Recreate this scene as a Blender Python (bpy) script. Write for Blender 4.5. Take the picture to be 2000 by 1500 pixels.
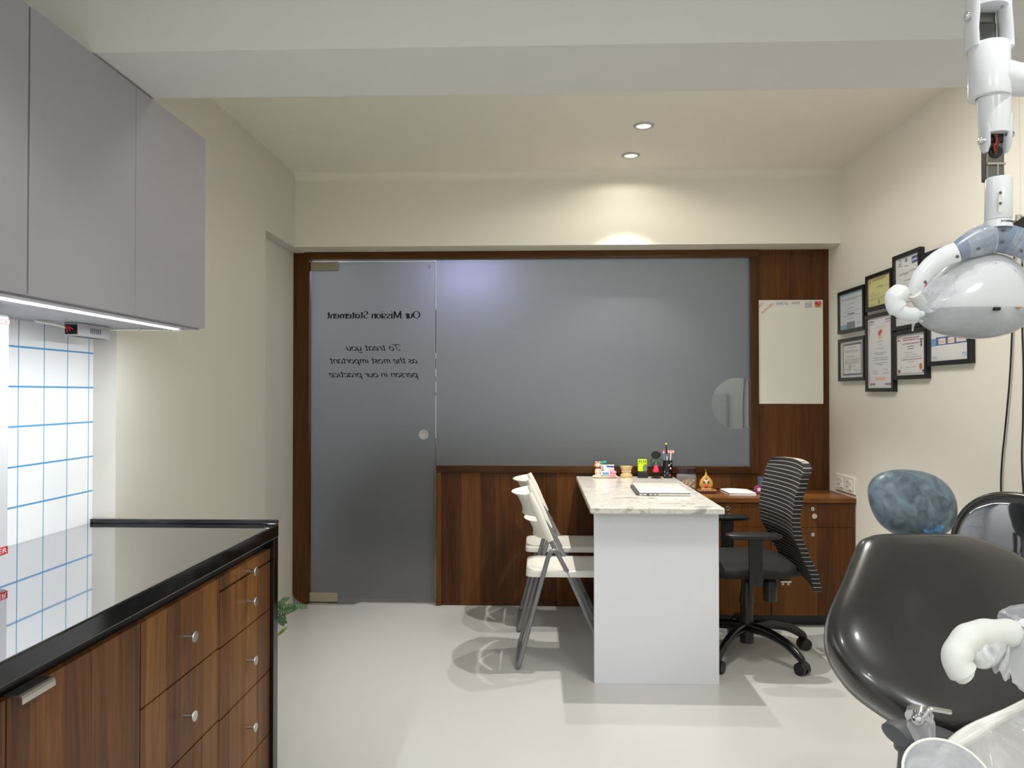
import bpy, bmesh, math, random
from mathutils import Vector, Matrix
random.seed(7)
sc = bpy.context.scene
for o in list(bpy.data.objects): bpy.data.objects.remove(o)
COL = sc.collection
V = Vector

# ------------------------------------------------------------------ camera
FPX, EYE = 1500.0, 1.2385
cam = bpy.data.objects.new('camera', bpy.data.cameras.new('camera'))
COL.objects.link(cam)
cam.data.sensor_width = 36.0
cam.data.lens = FPX / 2000 * 36.0
cam.data.clip_start = 0.02
cam.location = (0, 0, EYE)
yaw, pitch = math.atan(53 / FPX), math.atan(19 / FPX)
cam.rotation_euler = (math.pi / 2 + pitch, 0, yaw)
sc.camera = cam
FW = V((-math.sin(yaw) * math.cos(pitch), math.cos(yaw) * math.cos(pitch), math.sin(pitch)))
RT = V((math.cos(yaw), math.sin(yaw), 0))
UP = RT.cross(FW)

def at(x, y, Y):
    """world point at depth Y for a measured image position (used for measuring real objects)"""
    d = FW * FPX + RT * (x - 1000) - UP * (y - 750)
    return V((0, 0, EYE)) + d * (Y / d.y)

def onplane(x, y, p0, n):
    d = FW * FPX + RT * (x - 1000) - UP * (y - 750)
    c = V((0, 0, EYE))
    return c + d * ((p0 - c).dot(n) / d.dot(n))

# ------------------------------------------------------------------ world, exposure
w = bpy.data.worlds.new('world'); sc.world = w; w.use_nodes = True
w.node_tree.nodes['Background'].inputs[0].default_value = (0.75, 0.8, 0.9, 1)
w.node_tree.nodes['Background'].inputs[1].default_value = 0.15
sc.view_settings.view_transform = 'Standard'
sc.view_settings.look = 'None'
sc.view_settings.exposure = 0.0
sc.view_settings.gamma = 1.0
sc.view_settings.use_curve_mapping = False

# ------------------------------------------------------------------ room lamps and added fill lights
COOL, WARM, NEUT = (0.93, 0.97, 1.0), (1.0, 0.88, 0.66), (1.0, 0.955, 0.88)
def lamp(name, kind, loc, energy, col, rot=(0, 0, 0), **k):
    l = bpy.data.lights.new(name, kind); l.energy = energy; l.color = col
    for a, b in k.items(): setattr(l, a, b)
    o = bpy.data.objects.new(name, l); o.location = loc; o.rotation_euler = rot
    COL.objects.link(o); return o
CEIL = 2.49
SPOTS = [(0.488, 3.587), (0.481, 4.033)]
# two recessed lamps over the desk: a wide soft beam and a brighter core
for (x, y), e, c in zip(SPOTS, (9, 3), (98, 54)):
    lamp('desk_lamp', 'SPOT', (x, y, CEIL - 0.012), e, NEUT, spot_size=math.radians(165), spot_blend=0.25, shadow_soft_size=0.016)
    lamp('desk_lamp_core', 'SPOT', (x, y, CEIL - 0.012), c, NEUT, spot_size=math.radians(84), spot_blend=0.5, shadow_soft_size=0.016)
# unseen disc light added behind the beam to brighten walls and bulkhead
lamp('added_middle_fill', 'AREA', (0.75, 2.5, CEIL - 0.02), 17, NEUT, shape='DISK', size=0.3)
# treatment ceiling lamps: front pair read from desk shadow, other two added unseen
for x, y, e in ((-0.35, 1.0, 26), (0.95, 1.05, 24), (0.2, -0.5, 22), (1.9, 0.6, 16)):
    lamp('treatment_lamp', 'SPOT', (x, y, CEIL - 0.012), e, COOL, spot_size=math.radians(118), spot_blend=0.35, shadow_soft_size=0.03)
# unseen square area lights added behind the camera to brighten upright faces
for x, y in ((-0.5, -1.3), (1.3, -1.3)):
    lamp('added_rear_fill', 'AREA', (x, y, CEIL - 0.02), 33, COOL, shape='SQUARE', size=0.6)
# LED strip under the wall cabinets
lamp('led_strip_light', 'AREA', (-1.128, 1.85, 1.434), 7, (0.93, 0.98, 1.0), shape='RECTANGLE', size=0.012, size_y=1.2)
# reception room behind the frosted glass
lamp('reception_lamp', 'SPOT', (-0.75, 5.0, 2.46), 12, (0.8, 0.78, 1.0), spot_size=math.radians(150), spot_blend=0.6, shadow_soft_size=0.05)
lamp('added_reception_fill', 'AREA', (0.1, 5.3, 2.42), 25, (0.95, 0.97, 1.0), rot=(math.radians(62), 0, 0), shape='RECTANGLE', size=2.6, size_y=0.15)  # unseen area light added to brighten the reception back wall

# ------------------------------------------------------------------ materials
def lin(c):
    return tuple(((x / 255) / 12.92 if x / 255 <= 0.04045 else ((x / 255 + 0.055) / 1.055) ** 2.4) for x in c) + (1,)
MATS = {}
def M(name, rgb=None, rough=0.5, metal=0.0, bump=0.0, bscale=60, vary=0.0, vscale=6, **k):
    if name in MATS: return MATS[name]
    m = bpy.data.materials.new(name); m.use_nodes = True; MATS[name] = m
    nt = m.node_tree; b = nt.nodes['Principled BSDF']
    b.inputs['Base Color'].default_value = lin(rgb)
    b.inputs['Roughness'].default_value = rough
    b.inputs['Metallic'].default_value = metal
    for a, v in k.items(): b.inputs[a.replace('_', ' ')].default_value = v
    geo = nt.nodes.new('ShaderNodeNewGeometry')
    if vary:
        n = nt.nodes.new('ShaderNodeTexNoise'); n.inputs['Scale'].default_value = vscale
        nt.links.new(geo.outputs['Position'], n.inputs['Vector'])
        mx = nt.nodes.new('ShaderNodeMix'); mx.data_type = 'RGBA'
        c = lin(rgb)
        mx.inputs[6].default_value = tuple(x * (1 - vary) for x in c[:3]) + (1,)
        mx.inputs[7].default_value = tuple(min(1, x * (1 + vary)) for x in c[:3]) + (1,)
        nt.links.new(n.outputs['Fac'], mx.inputs[0]); nt.links.new(mx.outputs[2], b.inputs['Base Color'])
    if bump:
        n = nt.nodes.new('ShaderNodeTexNoise'); n.inputs['Scale'].default_value = bscale
        nt.links.new(geo.outputs['Position'], n.inputs['Vector'])
        bp = nt.nodes.new('ShaderNodeBump'); bp.inputs['Strength'].default_value = bump; bp.inputs['Distance'].default_value = 0.002
        nt.links.new(n.outputs['Fac'], bp.inputs['Height']); nt.links.new(bp.outputs['Normal'], b.inputs['Normal'])
    return m

def math_node(nt, op, a, b=None):
    n = nt.nodes.new('ShaderNodeMath'); n.operation = op
    for i, v in enumerate((a, b)):
        if v is None: continue
        if isinstance(v, (int, float)): n.inputs[i].default_value = v
        else: nt.links.new(v, n.inputs[i])
    return n.outputs[0]

def wood(name, cols, across='h', width=9.0, rough=0.38, seed=0.0):
    """teak laminate: strips of different tone with fine grain along the strip"""
    m = bpy.data.materials.new(name); m.use_nodes = True; MATS[name] = m
    nt = m.node_tree; b = nt.nodes['Principled BSDF']; L = nt.links.new
    geo = nt.nodes.new('ShaderNodeNewGeometry'); sp = nt.nodes.new('ShaderNodeSeparateXYZ'); L(geo.outputs['Position'], sp.inputs[0])
    if across == 'h': u = math_node(nt, 'ADD', sp.outputs[0], sp.outputs[1]); v = sp.outputs[2]
    elif across == 'z': u = math_node(nt, 'ADD', sp.outputs[2], sp.outputs[1]); v = sp.outputs[0]
    else: u = sp.outputs[1]; v = sp.outputs[0]
    u = math_node(nt, 'ADD', u, 3.17 + seed)
    # low frequency wander of the grain
    cw = nt.nodes.new('ShaderNodeCombineXYZ'); L(math_node(nt, 'MULTIPLY', u, 6), cw.inputs[0]); L(math_node(nt, 'MULTIPLY', v, 1.6), cw.inputs[1])
    wn = nt.nodes.new('ShaderNodeTexNoise'); wn.inputs['Scale'].default_value = 1.0; L(cw.outputs[0], wn.inputs['Vector'])
    uw = math_node(nt, 'ADD', u, math_node(nt, 'MULTIPLY', wn.outputs['Fac'], 0.05))
    vo = nt.nodes.new('ShaderNodeTexVoronoi'); vo.voronoi_dimensions = '1D'; vo.inputs['Scale'].default_value = width; L(u, vo.inputs['W'])
    tone = nt.nodes.new('ShaderNodeSeparateColor'); L(vo.outputs['Color'], tone.inputs[0])
    c2 = nt.nodes.new('ShaderNodeCombineXYZ'); L(math_node(nt, 'MULTIPLY', uw, 150), c2.inputs[0]); L(math_node(nt, 'MULTIPLY', v, 5), c2.inputs[1]); L(tone.outputs[1], c2.inputs[2])
    g = nt.nodes.new('ShaderNodeTexNoise'); g.inputs['Scale'].default_value = 1.0; g.inputs['Detail'].default_value = 5; L(c2.outputs[0], g.inputs['Vector'])
    c3 = nt.nodes.new('ShaderNodeCombineXYZ'); L(math_node(nt, 'MULTIPLY', uw, 28), c3.inputs[0]); L(math_node(nt, 'MULTIPLY', v, 1.3), c3.inputs[1]); L(math_node(nt, 'MULTIPLY', tone.outputs[2], 9), c3.inputs[2])
    g2 = nt.nodes.new('ShaderNodeTexNoise'); g2.inputs['Scale'].default_value = 1.0; g2.inputs['Detail'].default_value = 3; g2.inputs['Distortion'].default_value = 0.6; L(c3.outputs[0], g2.inputs['Vector'])
    s = math_node(nt, 'ADD', math_node(nt, 'MULTIPLY', tone.outputs[0], 0.34), math_node(nt, 'MULTIPLY', g.outputs['Fac'], 0.48))
    s = math_node(nt, 'ADD', s, math_node(nt, 'MULTIPLY', g2.outputs['Fac'], 0.42))
    s = math_node(nt, 'SUBTRACT', s, 0.14)
    r = nt.nodes.new('ShaderNodeValToRGB'); L(s, r.inputs[0])
    e = r.color_ramp.elements; e[0].position = 0.22; e[0].color = lin(cols[0]); e[1].position = 0.82; e[1].color = lin(cols[2])
    k = e.new(0.5); k.color = lin(cols[1])
    L(r.outputs[0], b.inputs['Base Color']); b.inputs['Roughness'].default_value = rough; b.inputs['Specular IOR Level'].default_value = 0.2
    bp = nt.nodes.new('ShaderNodeBump'); bp.inputs['Strength'].default_value = 0.12; bp.inputs['Distance'].default_value = 0.001
    L(g.outputs['Fac'], bp.inputs['Height']); L(bp.outputs['Normal'], b.inputs['Normal'])
    return m
WC = ((54, 28, 8), (88, 52, 20), (110, 70, 31))
WD = ((46, 26, 7), (80, 49, 16), (106, 70, 28))
woodV = wood('teak_laminate_vertical', WC, 'h')
woodF = wood('teak_frame_vertical', WD, 'h', 6.0, 0.32, 1.3)
woodH = wood('teak_frame_horizontal', WD, 'z', 6.0, 0.32, 2.1)
woodT = wood('teak_top', ((78, 46, 22), (118, 74, 38), (146, 98, 54)), 'y', 8.0, 0.35, 0.4)
woodD = wood('teak_drawer_front', ((64, 37, 17), (110, 70, 34), (146, 102, 48)), 'h', 11.0, 0.4, 5.3)

paintL = M('wall_paint_left_dimmed', (212, 208, 198), 0.55, bump=0.08, bscale=220, vary=0.02, vscale=2)  # same wall paint, darkened to pull down the light on this side
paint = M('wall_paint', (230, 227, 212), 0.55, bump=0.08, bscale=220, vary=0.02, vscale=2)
paintR = M('wall_paint_right_brightened', (238, 234, 224), 0.55, bump=0.08, bscale=220, vary=0.02, vscale=2)  # same wall paint, lightened to stand in for missing light on this side
ceilp = M('ceiling_paint', (234, 230, 216), 0.7, bump=0.05, bscale=200, vary=0.015)
beamp = M('beam_paint', (222, 220, 214), 0.7, bump=0.05, bscale=200, vary=0.015)
floorm = M('cream_vinyl_floor', (198, 197, 194), 0.3, bump=0.03, bscale=40, vary=0.03, vscale=1.5)
lam = M('grey_white_laminate', (163, 161, 168), 0.45, vary=0.01)
white = M('white_laminate', (227, 229, 236), 0.4, vary=0.01)
wplast = M('white_plastic', (232, 230, 222), 0.3, vary=0.01)
wbright = M('white_enamel', (236, 237, 240), 0.22, vary=0.01)
greym = M('grey_painted_steel', (132, 134, 137), 0.35, 0.3, vary=0.03, vscale=30)
chrome = M('chrome', (210, 210, 212), 0.12, 1.0, vary=0.02, vscale=40)
satin = M('satin_metal', (200, 198, 192), 0.3, 1.0, vary=0.03, vscale=40)
hingem = M('bronze_hinge_metal', (168, 160, 140), 0.4, 0.4, vary=0.03, vscale=40)
blackp = M('black_plastic', (22, 22, 23), 0.38, vary=0.1, vscale=40)
blackm = M('black_mesh_fabric', (20, 20, 21), 0.8, bump=0.5, bscale=500, vary=0.2, vscale=200)
vinyl = M('black_vinyl', (43, 42, 41), 0.27, bump=0.12, bscale=7, vary=0.08, vscale=5, Coat_Weight=0.5, Coat_Roughness=0.1)
polish = M('polished_granite_top', (186, 186, 190), 0.03, 1.0, vary=0.05, vscale=300)
granite = M('black_granite', (15, 15, 17), 0.08, vary=0.5, vscale=300, IOR=1.65)
darkgrey = M('dark_grey_plastic', (84, 86, 90), 0.42, vary=0.04)
bluegrey = M('blue_grey_plastic', (132, 144, 164), 0.3, vary=0.03)
paper = M('paper', (236, 235, 238), 0.7, vary=0.01)
black = M('black_paint', (9, 9, 10), 0.4, vary=0.1)
ink = M('black_lettering', (26, 28, 32), 0.6, vary=0.05)
red = M('red', (190, 40, 45), 0.5, vary=0.05); blue = M('blue_ink', (50, 74, 150), 0.5, vary=0.05)
redink = M('red_ink', (214, 60, 72), 0.6, vary=0.05)
pink = M('pink', (238, 160, 180), 0.45, vary=0.04); hotpink = M('hot_pink', (232, 50, 96), 0.45, vary=0.05)
lime = M('lime', (196, 226, 20), 0.35, vary=0.03); green = M('green', (88, 150, 70), 0.5, vary=0.05)
teal = M('teal', (50, 170, 165), 0.45, vary=0.05); yellow = M('yellow', (226, 210, 70), 0.5, vary=0.05)
orange = M('orange', (214, 130, 50), 0.5, vary=0.05); skyb = M('sky_blue', (90, 160, 210), 0.5, vary=0.05)
cream = M('cream_ceramic', (236, 214, 188), 0.35, vary=0.04); tan = M('tan', (196, 150, 96), 0.5, vary=0.1, vscale=60)
grey = M('print_grey', (120, 120, 124), 0.7, vary=0.05); lgrey = M('light_grey', (186, 186, 188), 0.6, vary=0.03)
leafm = M('leaf_green', (66, 104, 54), 0.5, vary=0.3, vscale=40); leafl = M('young_leaf_green', (128, 156, 70), 0.5, vary=0.2, vscale=40)
clay = M('terracotta', (150, 88, 60), 0.7, vary=0.1)
mount = M('brown_paper', (104, 66, 40), 0.6, vary=0.1)

def glassy(name, rgb=(255, 255, 255), rough=0.03, ior=1.45, bump=0.0, bscale=30):
    return M(name, rgb, rough, bump=bump, bscale=bscale, Transmission_Weight=1.0, IOR=ior)
clear = glassy('clear_glass')
amber = M('amber_resin', (236, 208, 150), 0.15, Transmission_Weight=0.35, vary=.08, vscale=50)

def film(name, tint=(230, 235, 240), dens=0.25, bump=0.8, bscale=26, rough=0.12):
    """thin clear plastic wrap: mostly see-through, with creases that catch the light"""
    m = bpy.data.materials.new(name); m.use_nodes = True; MATS[name] = m
    nt = m.node_tree; L = nt.links.new; out = nt.nodes['Material Output']; b = nt.nodes['Principled BSDF']
    b.inputs['Base Color'].default_value = lin(tint); b.inputs['Roughness'].default_value = rough
    tr = nt.nodes.new('ShaderNodeBsdfTransparent'); mx = nt.nodes.new('ShaderNodeMixShader')
    geo = nt.nodes.new('ShaderNodeNewGeometry')
    n = nt.nodes.new('ShaderNodeTexNoise'); n.inputs['Scale'].default_value = bscale; n.inputs['Detail'].default_value = 4; n.inputs['Distortion'].default_value = 1.2
    L(geo.outputs['Position'], n.inputs['Vector'])
    bp = nt.nodes.new('ShaderNodeBump'); bp.inputs['Strength'].default_value = bump; bp.inputs['Distance'].default_value = 0.01
    L(n.outputs['Fac'], bp.inputs['Height']); L(bp.outputs['Normal'], b.inputs['Normal'])
    r = nt.nodes.new('ShaderNodeMapRange'); r.inputs[1].default_value = 0.35; r.inputs[2].default_value = 0.7
    r.inputs[3].default_value = dens * 0.5; r.inputs[4].default_value = min(1, dens * 1.7)
    L(n.outputs['Fac'], r.inputs[0]); L(r.outputs[0], mx.inputs[0]); L(tr.outputs[0], mx.inputs[1]); L(b.outputs[0], mx.inputs[2])
    L(mx.outputs[0], out.inputs[0]); return m
wrap = film('clear_plastic_wrap')
wrapw = film('cloudy_plastic_wrap', (236, 236, 236), 0.55, 0.9, 22)
wrapb = film('blue_plastic_wrap', (168, 198, 218), 0.22, 1.0, 24)
shieldm = film('clear_lamp_shield', (190, 192, 196), 0.5, 0.1, 8, 0.06)
thin = film('thin_clear_glass', (240, 244, 244), 0.10, 0.0, 8, 0.03)

def emis(name, rgb, s):
    m = M(name, rgb, 0.5); b = m.node_tree.nodes['Principled BSDF']
    b.inputs['Emission Color'].default_value = lin(rgb); b.inputs['Emission Strength'].default_value = s; return m
led = emis('led_diffuser', (240, 248, 255), 6)
bulb = emis('lamp_lens', (255, 240, 214), 1.1)

def m_tile():
    m = M('white_tile_blue_joints', (240, 242, 244), 0.18); nt = m.node_tree; L = nt.links.new; b = nt.nodes['Principled BSDF']
    geo = nt.nodes.new('ShaderNodeNewGeometry'); sp = nt.nodes.new('ShaderNodeSeparateXYZ'); L(geo.outputs['Position'], sp.inputs[0])
    def line(s, off, wd):
        f = math_node(nt, 'FRACT', math_node(nt, 'DIVIDE', math_node(nt, 'ADD', s, off), 0.1125))
        f = math_node(nt, 'ABSOLUTE', math_node(nt, 'SUBTRACT', f, 0.5)); return math_node(nt, 'LESS_THAN', f, wd)
    a = line(sp.outputs[1], 0.05625 - 2.449 + 2.25, 0.017); c = line(sp.outputs[2], 0.05625 - 1.371 + 2.25, 0.024)
    mx = nt.nodes.new('ShaderNodeMix'); mx.data_type = 'RGBA'; L(math_node(nt, 'MAXIMUM', a, c), mx.inputs[0])
    mx.inputs[6].default_value = lin((240, 242, 244)); mx.inputs[7].default_value = lin((92, 158, 206)); L(mx.outputs[2], b.inputs['Base Color'])
    return m
tilem = m_tile()

def m_marble():
    m = M('white_marble', (228, 222, 212), 0.16); nt = m.node_tree; L = nt.links.new; b = nt.nodes['Principled BSDF']
    geo = nt.nodes.new('ShaderNodeNewGeometry'); mp = nt.nodes.new('ShaderNodeMapping'); mp.inputs['Scale'].default_value = (1, 1.8, 1.4); mp.inputs['Rotation'].default_value = (0, 0, 0.9)
    L(geo.outputs['Position'], mp.inputs[0])
    n = nt.nodes.new('ShaderNodeTexNoise'); n.inputs['Scale'].default_value = 7; n.inputs['Detail'].default_value = 8; n.inputs['Distortion'].default_value = 2.2; L(mp.outputs[0], n.inputs[0])
    r = nt.nodes.new('ShaderNodeValToRGB'); L(n.outputs['Fac'], r.inputs[0]); e = r.color_ramp.elements
    e[0].position = 0.33; e[0].color = lin((170, 168, 164)); e[1].position = 0.45; e[1].color = lin((228, 224, 216))
    k = e.new(0.52); k.color = lin((226, 222, 213)); k = e.new(0.545); k.color = lin((206, 203, 196)); k = e.new(0.58); k.color = lin((232, 228, 220))
    L(r.outputs[0], b.inputs['Base Color']); return m
marble = m_marble()

def m_stripes():
    m = M('striped_fabric', (24, 24, 25), 0.85); nt = m.node_tree; L = nt.links.new; b = nt.nodes['Principled BSDF']
    uv = nt.nodes.new('ShaderNodeUVMap'); sp = nt.nodes.new('ShaderNodeSeparateXYZ'); L(uv.outputs[0], sp.inputs[0])
    f = math_node(nt, 'FRACT', math_node(nt, 'MULTIPLY', sp.outputs[1], 30))
    s = math_node(nt, 'LESS_THAN', f, 0.12)
    mx = nt.nodes.new('ShaderNodeMix'); mx.data_type = 'RGBA'; L(s, mx.inputs[0]); mx.inputs[6].default_value = lin((26, 26, 27)); mx.inputs[7].default_value = lin((176, 172, 162))
    L(mx.outputs[2], b.inputs['Base Color']); return m
stripes = m_stripes()

def m_frost(name, hole=None):
    """frosted film on clear glass; hole=(x, z, radius) is a disc left clear in the film"""
    m = bpy.data.materials.new(name); m.use_nodes = True; MATS[name] = m
    nt = m.node_tree; L = nt.links.new; out = nt.nodes['Material Output']; b = nt.nodes['Principled BSDF']
    b.inputs['Base Color'].default_value = lin((184, 190, 194)); b.inputs['Roughness'].default_value = 0.62
    b.inputs['Transmission Weight'].default_value = 0.88; b.inputs['IOR'].default_value = 1.2; b.inputs['Specular IOR Level'].default_value = 0.08
    geo = nt.nodes.new('ShaderNodeNewGeometry'); n = nt.nodes.new('ShaderNodeTexNoise'); n.inputs['Scale'].default_value = 400
    L(geo.outputs['Position'], n.inputs[0]); bp = nt.nodes.new('ShaderNodeBump'); bp.inputs['Strength'].default_value = 0.1; bp.inputs['Distance'].default_value = 0.0005
    L(n.outputs['Fac'], bp.inputs['Height']); L(bp.outputs['Normal'], b.inputs['Normal'])
    if hole:
        tr = nt.nodes.new('ShaderNodeBsdfTransparent'); tr.inputs[0].default_value = (0.9, 0.93, 0.92, 1); gl = nt.nodes.new('ShaderNodeBsdfGlossy'); gl.inputs['Roughness'].default_value = 0.02
        m1 = nt.nodes.new('ShaderNodeMixShader'); m1.inputs[0].default_value = 0.06; L(tr.outputs[0], m1.inputs[1]); L(gl.outputs[0], m1.inputs[2])
        sp = nt.nodes.new('ShaderNodeSeparateXYZ'); L(geo.outputs['Position'], sp.inputs[0])
        dx = math_node(nt, 'POWER', math_node(nt, 'ABSOLUTE', math_node(nt, 'SUBTRACT', sp.outputs[0], hole[0])), 2.0); dz = math_node(nt, 'POWER', math_node(nt, 'ABSOLUTE', math_node(nt, 'SUBTRACT', sp.outputs[2], hole[1])), 2.0)
        ins = math_node(nt, 'LESS_THAN', math_node(nt, 'ADD', dx, dz), hole[2] ** 2)
        m2 = nt.nodes.new('ShaderNodeMixShader'); L(ins, m2.inputs[0]); L(b.outputs[0], m2.inputs[1]); L(m1.outputs[0], m2.inputs[2]); L(m2.outputs[0], out.inputs[0])
    return m
frostD = m_frost('frosted_door_glass'); frostW = m_frost('frosted_window_glass', (1.153, 1.182, 0.149))

# ------------------------------------------------------------------ mesh helpers
class B:
    def __init__(s): s.m = bmesh.new()
    def box(s, x0, x1, y0, y1, z0, z1, bev=0.0, seg=2):
        g = bmesh.ops.create_cube(s.m, size=1.0)['verts']
        for v in g: v.co = V(((x0 + x1) / 2 + v.co.x * (x1 - x0), (y0 + y1) / 2 + v.co.y * (y1 - y0), (z0 + z1) / 2 + v.co.z * (z1 - z0)))
        if bev:
            es = list({e for v in g for e in v.link_edges})
            bmesh.ops.bevel(s.m, geom=es, offset=bev, segments=seg, affect='EDGES', profile=0.5)
        return s
    def tube(s, pts, r, n=12, caps=True, closed=False, flat=1.0, up=None):
        pts = [V(p) for p in pts]; N = len(pts)
        rr = r if isinstance(r, (list, tuple)) else [r] * N
        rings = []; pn = None
        for i, p in enumerate(pts):
            if closed: t = (pts[(i + 1) % N] - pts[i - 1])
            else: t = (pts[min(i + 1, N - 1)] - pts[max(i - 1, 0)])
            t.normalize()
            if pn is None:
                ref = V(up) if up else (V((0, 0, 1)) if abs(t.z) < 0.9 else V((1, 0, 0)))
                a = (ref - t * ref.dot(t)).normalized()
            else: a = (pn - t * pn.dot(t)).normalized()
            pn = a; c = t.cross(a)
            rings.append([s.m.verts.new(p + (a * math.cos(q) + c * math.sin(q) * flat) * rr[i]) for q in [2 * math.pi * k / n for k in range(n)]])
        R = range(N if closed else N - 1)
        for i in R:
            A, C = rings[i], rings[(i + 1) % N]
            for k in range(n):
                try: s.m.faces.new((A[k], A[(k + 1) % n], C[(k + 1) % n], C[k]))
                except ValueError: pass
        if caps and not closed:
            s.m.faces.new(rings[0][::-1]); s.m.faces.new(rings[-1])
        return s
    def cyl(s, a, b, r, r2=None, n=24): return s.tube([a, b], [r, r if r2 is None else r2], n)
    def lathe(s, prof, c, n=32, axis=V((0, 0, 1)), sx=1.0, sy=1.0):
        c = V(c); q = V((0, 0, 1)).rotation_difference(V(axis))
        rings = []
        for r, z in prof:
            if r < 1e-6: rings.append([s.m.verts.new(c + q @ V((0, 0, z)))])
            else: rings.append([s.m.verts.new(c + q @ V((r * sx * math.cos(2 * math.pi * k / n), r * sy * math.sin(2 * math.pi * k / n), z))) for k in range(n)])
        for A, C in zip(rings, rings[1:]):
            for k in range(n):
                f = []
                for v in (A[k % len(A)], A[(k + 1) % len(A)], C[(k + 1) % len(C)], C[k % len(C)]):
                    if v not in f: f.append(v)
                if len(f) > 2:
                    try: s.m.faces.new(f)
                    except ValueError: pass
        return s
    def ball(s, c, r, sc=(1, 1, 1), n=16):
        g = bmesh.ops.create_uvsphere(s.m, u_segments=n, v_segments=max(6, n * 2 // 3), radius=r)['verts']
        for v in g: v.co = V((v.co.x * sc[0], v.co.y * sc[1], v.co.z * sc[2])) + V(c)
        return s
    def prism(s, pts, off):
        off = V(off); a = [s.m.verts.new(V(p)) for p in pts]; b = [s.m.verts.new(V(p) + off) for p in pts]; n = len(a)
        s.m.faces.new(a[::-1]); s.m.faces.new(b)
        for i in range(n): s.m.faces.new((a[i], a[(i + 1) % n], b[(i + 1) % n], b[i]))
        return s
    def poly(s, pts):
        s.m.faces.new([s.m.verts.new(V(p)) for p in pts]); return s
    def grid(s, f, nu, nv, uvs=True):
        """f(u, v) -> point, open sheet"""
        uvl = s.m.loops.layers.uv.verify() if uvs else None
        g = [[s.m.verts.new(V(f(i / nu, j / nv))) for i in range(nu + 1)] for j in range(nv + 1)]
        for j in range(nv):
            for i in range(nu):
                fc = s.m.faces.new((g[j][i], g[j][i + 1], g[j + 1][i + 1], g[j + 1][i]))
                if uvl:
                    for lp, (a, b) in zip(fc.loops, ((i, j), (i + 1, j), (i + 1, j + 1), (i, j + 1))): lp[uvl].uv = (a / nu, b / nv)
        return s
    def pillow(s, pts, nrm, front, back, p=2.4, rings=9, dish=0.0):
        """cushion: outline points in a plane, domed to the front and back"""
        pts = [V(q) for q in pts]; c = sum(pts, V()) / len(pts); nrm = V(nrm).normalized(); n = len(pts)
        def ring(t, h): return [s.m.verts.new(c + (q - c) * t + nrm * h) for q in pts]
        prev = ring(1, 0); first = prev
        for side, H in ((1, front), (-1, back)):
            prev = first
            for k in range(1, rings):
                ang = math.pi / 2 * k / rings; t = math.cos(ang) ** (2 / p); h = H * math.sin(ang) ** (2 / p)
                if dish and side > 0: h -= dish * (1 - t) ** 1.5
                cur = ring(t, side * h)
                for i in range(n):
                    q = (prev[i], prev[(i + 1) % n], cur[(i + 1) % n], cur[i]); s.m.faces.new(q if side > 0 else q[::-1])
                prev = cur
            cv = s.m.verts.new(c + nrm * side * (H - (dish if side > 0 else 0)))
            for i in range(n):
                q = (prev[i], prev[(i + 1) % n], cv); s.m.faces.new(q if side > 0 else q[::-1])
        return s
    def xf(s, mat):
        bmesh.ops.transform(s.m, matrix=mat, verts=s.m.verts); return s
    def out(s, name, mat, parent=None, smooth=False, label=None, recalc=True, sub=0, solid=0):
        if recalc: bmesh.ops.recalc_face_normals(s.m, faces=s.m.faces)
        vs = [v.co for v in s.m.verts]
        lo = V((min(v.x for v in vs), min(v.y for v in vs), min(v.z for v in vs))); hi = V((max(v.x for v in vs), max(v.y for v in vs), max(v.z for v in vs)))
        c = V(((lo.x + hi.x) / 2, (lo.y + hi.y) / 2, lo.z))
        for v in s.m.verts: v.co = v.co - c
        me = bpy.data.meshes.new(name); s.m.to_mesh(me); s.m.free()
        me.materials.append(mat)
        if smooth:
            for f in me.polygons: f.use_smooth = True
            me.set_sharp_from_angle(angle=math.radians(50))
        o = bpy.data.objects.new(name, me); COL.objects.link(o)
        if parent: o.parent = parent; o.location = c - WO[parent.name]
        else: o.location = c
        WO[o.name] = c
        if solid:
            md = o.modifiers.new('solid', 'SOLIDIFY'); md.thickness = solid; md.offset = 0
        if sub:
            md = o.modifiers.new('sub', 'SUBSURF'); md.levels = sub; md.render_levels = sub
        if label: o['label'] = label
        return o
WO = {}
def thing(name, loc, label, cat, group=None):
    o = bpy.data.objects.new(name, None); COL.objects.link(o); o.location = loc; o.empty_display_size = 0.05
    WO[o.name] = V(loc); o['label'] = label; o['category'] = cat
    if group: o['group'] = group
    return o
def tag(o, label, cat, group=None):
    o['label'] = label; o['category'] = cat
    if group: o['group'] = group
    return o
def struct(o): o['kind'] = 'structure'; return o
def dup(root, delta, label, group=None):
    r = root.copy(); COL.objects.link(r); r.location = root.location + V(delta); r['label'] = label
    if group: r['group'] = group
    WO[r.name] = WO[root.name] + V(delta)
    def rec(a, b):
        for ch in list(a.children):
            if ch is b: continue
            c = ch.copy(); COL.objects.link(c); c.parent = b; rec(ch, c)
    rec(root, r); return r
def smoothpath(P, k=6, closed=False):
    P = [V(p) if len(p) == 3 else V((p[0], p[1], 0)) for p in P]; out = []; n = len(P)
    for i in range(n if closed else n - 1):
        if closed: a, b, c, d = P[i - 1], P[i], P[(i + 1) % n], P[(i + 2) % n]
        else: a, b, c, d = P[max(i - 1, 0)], P[i], P[i + 1], P[min(i + 2, n - 1)]
        for j in range(k):
            t = j / k
            out.append(0.5 * ((2 * b) + (c - a) * t + (2 * a - 5 * b + 4 * c - d) * t * t + (3 * b - a - 3 * c + d) * t ** 3))
    if not closed: out.append(P[-1])
    return out

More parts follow.
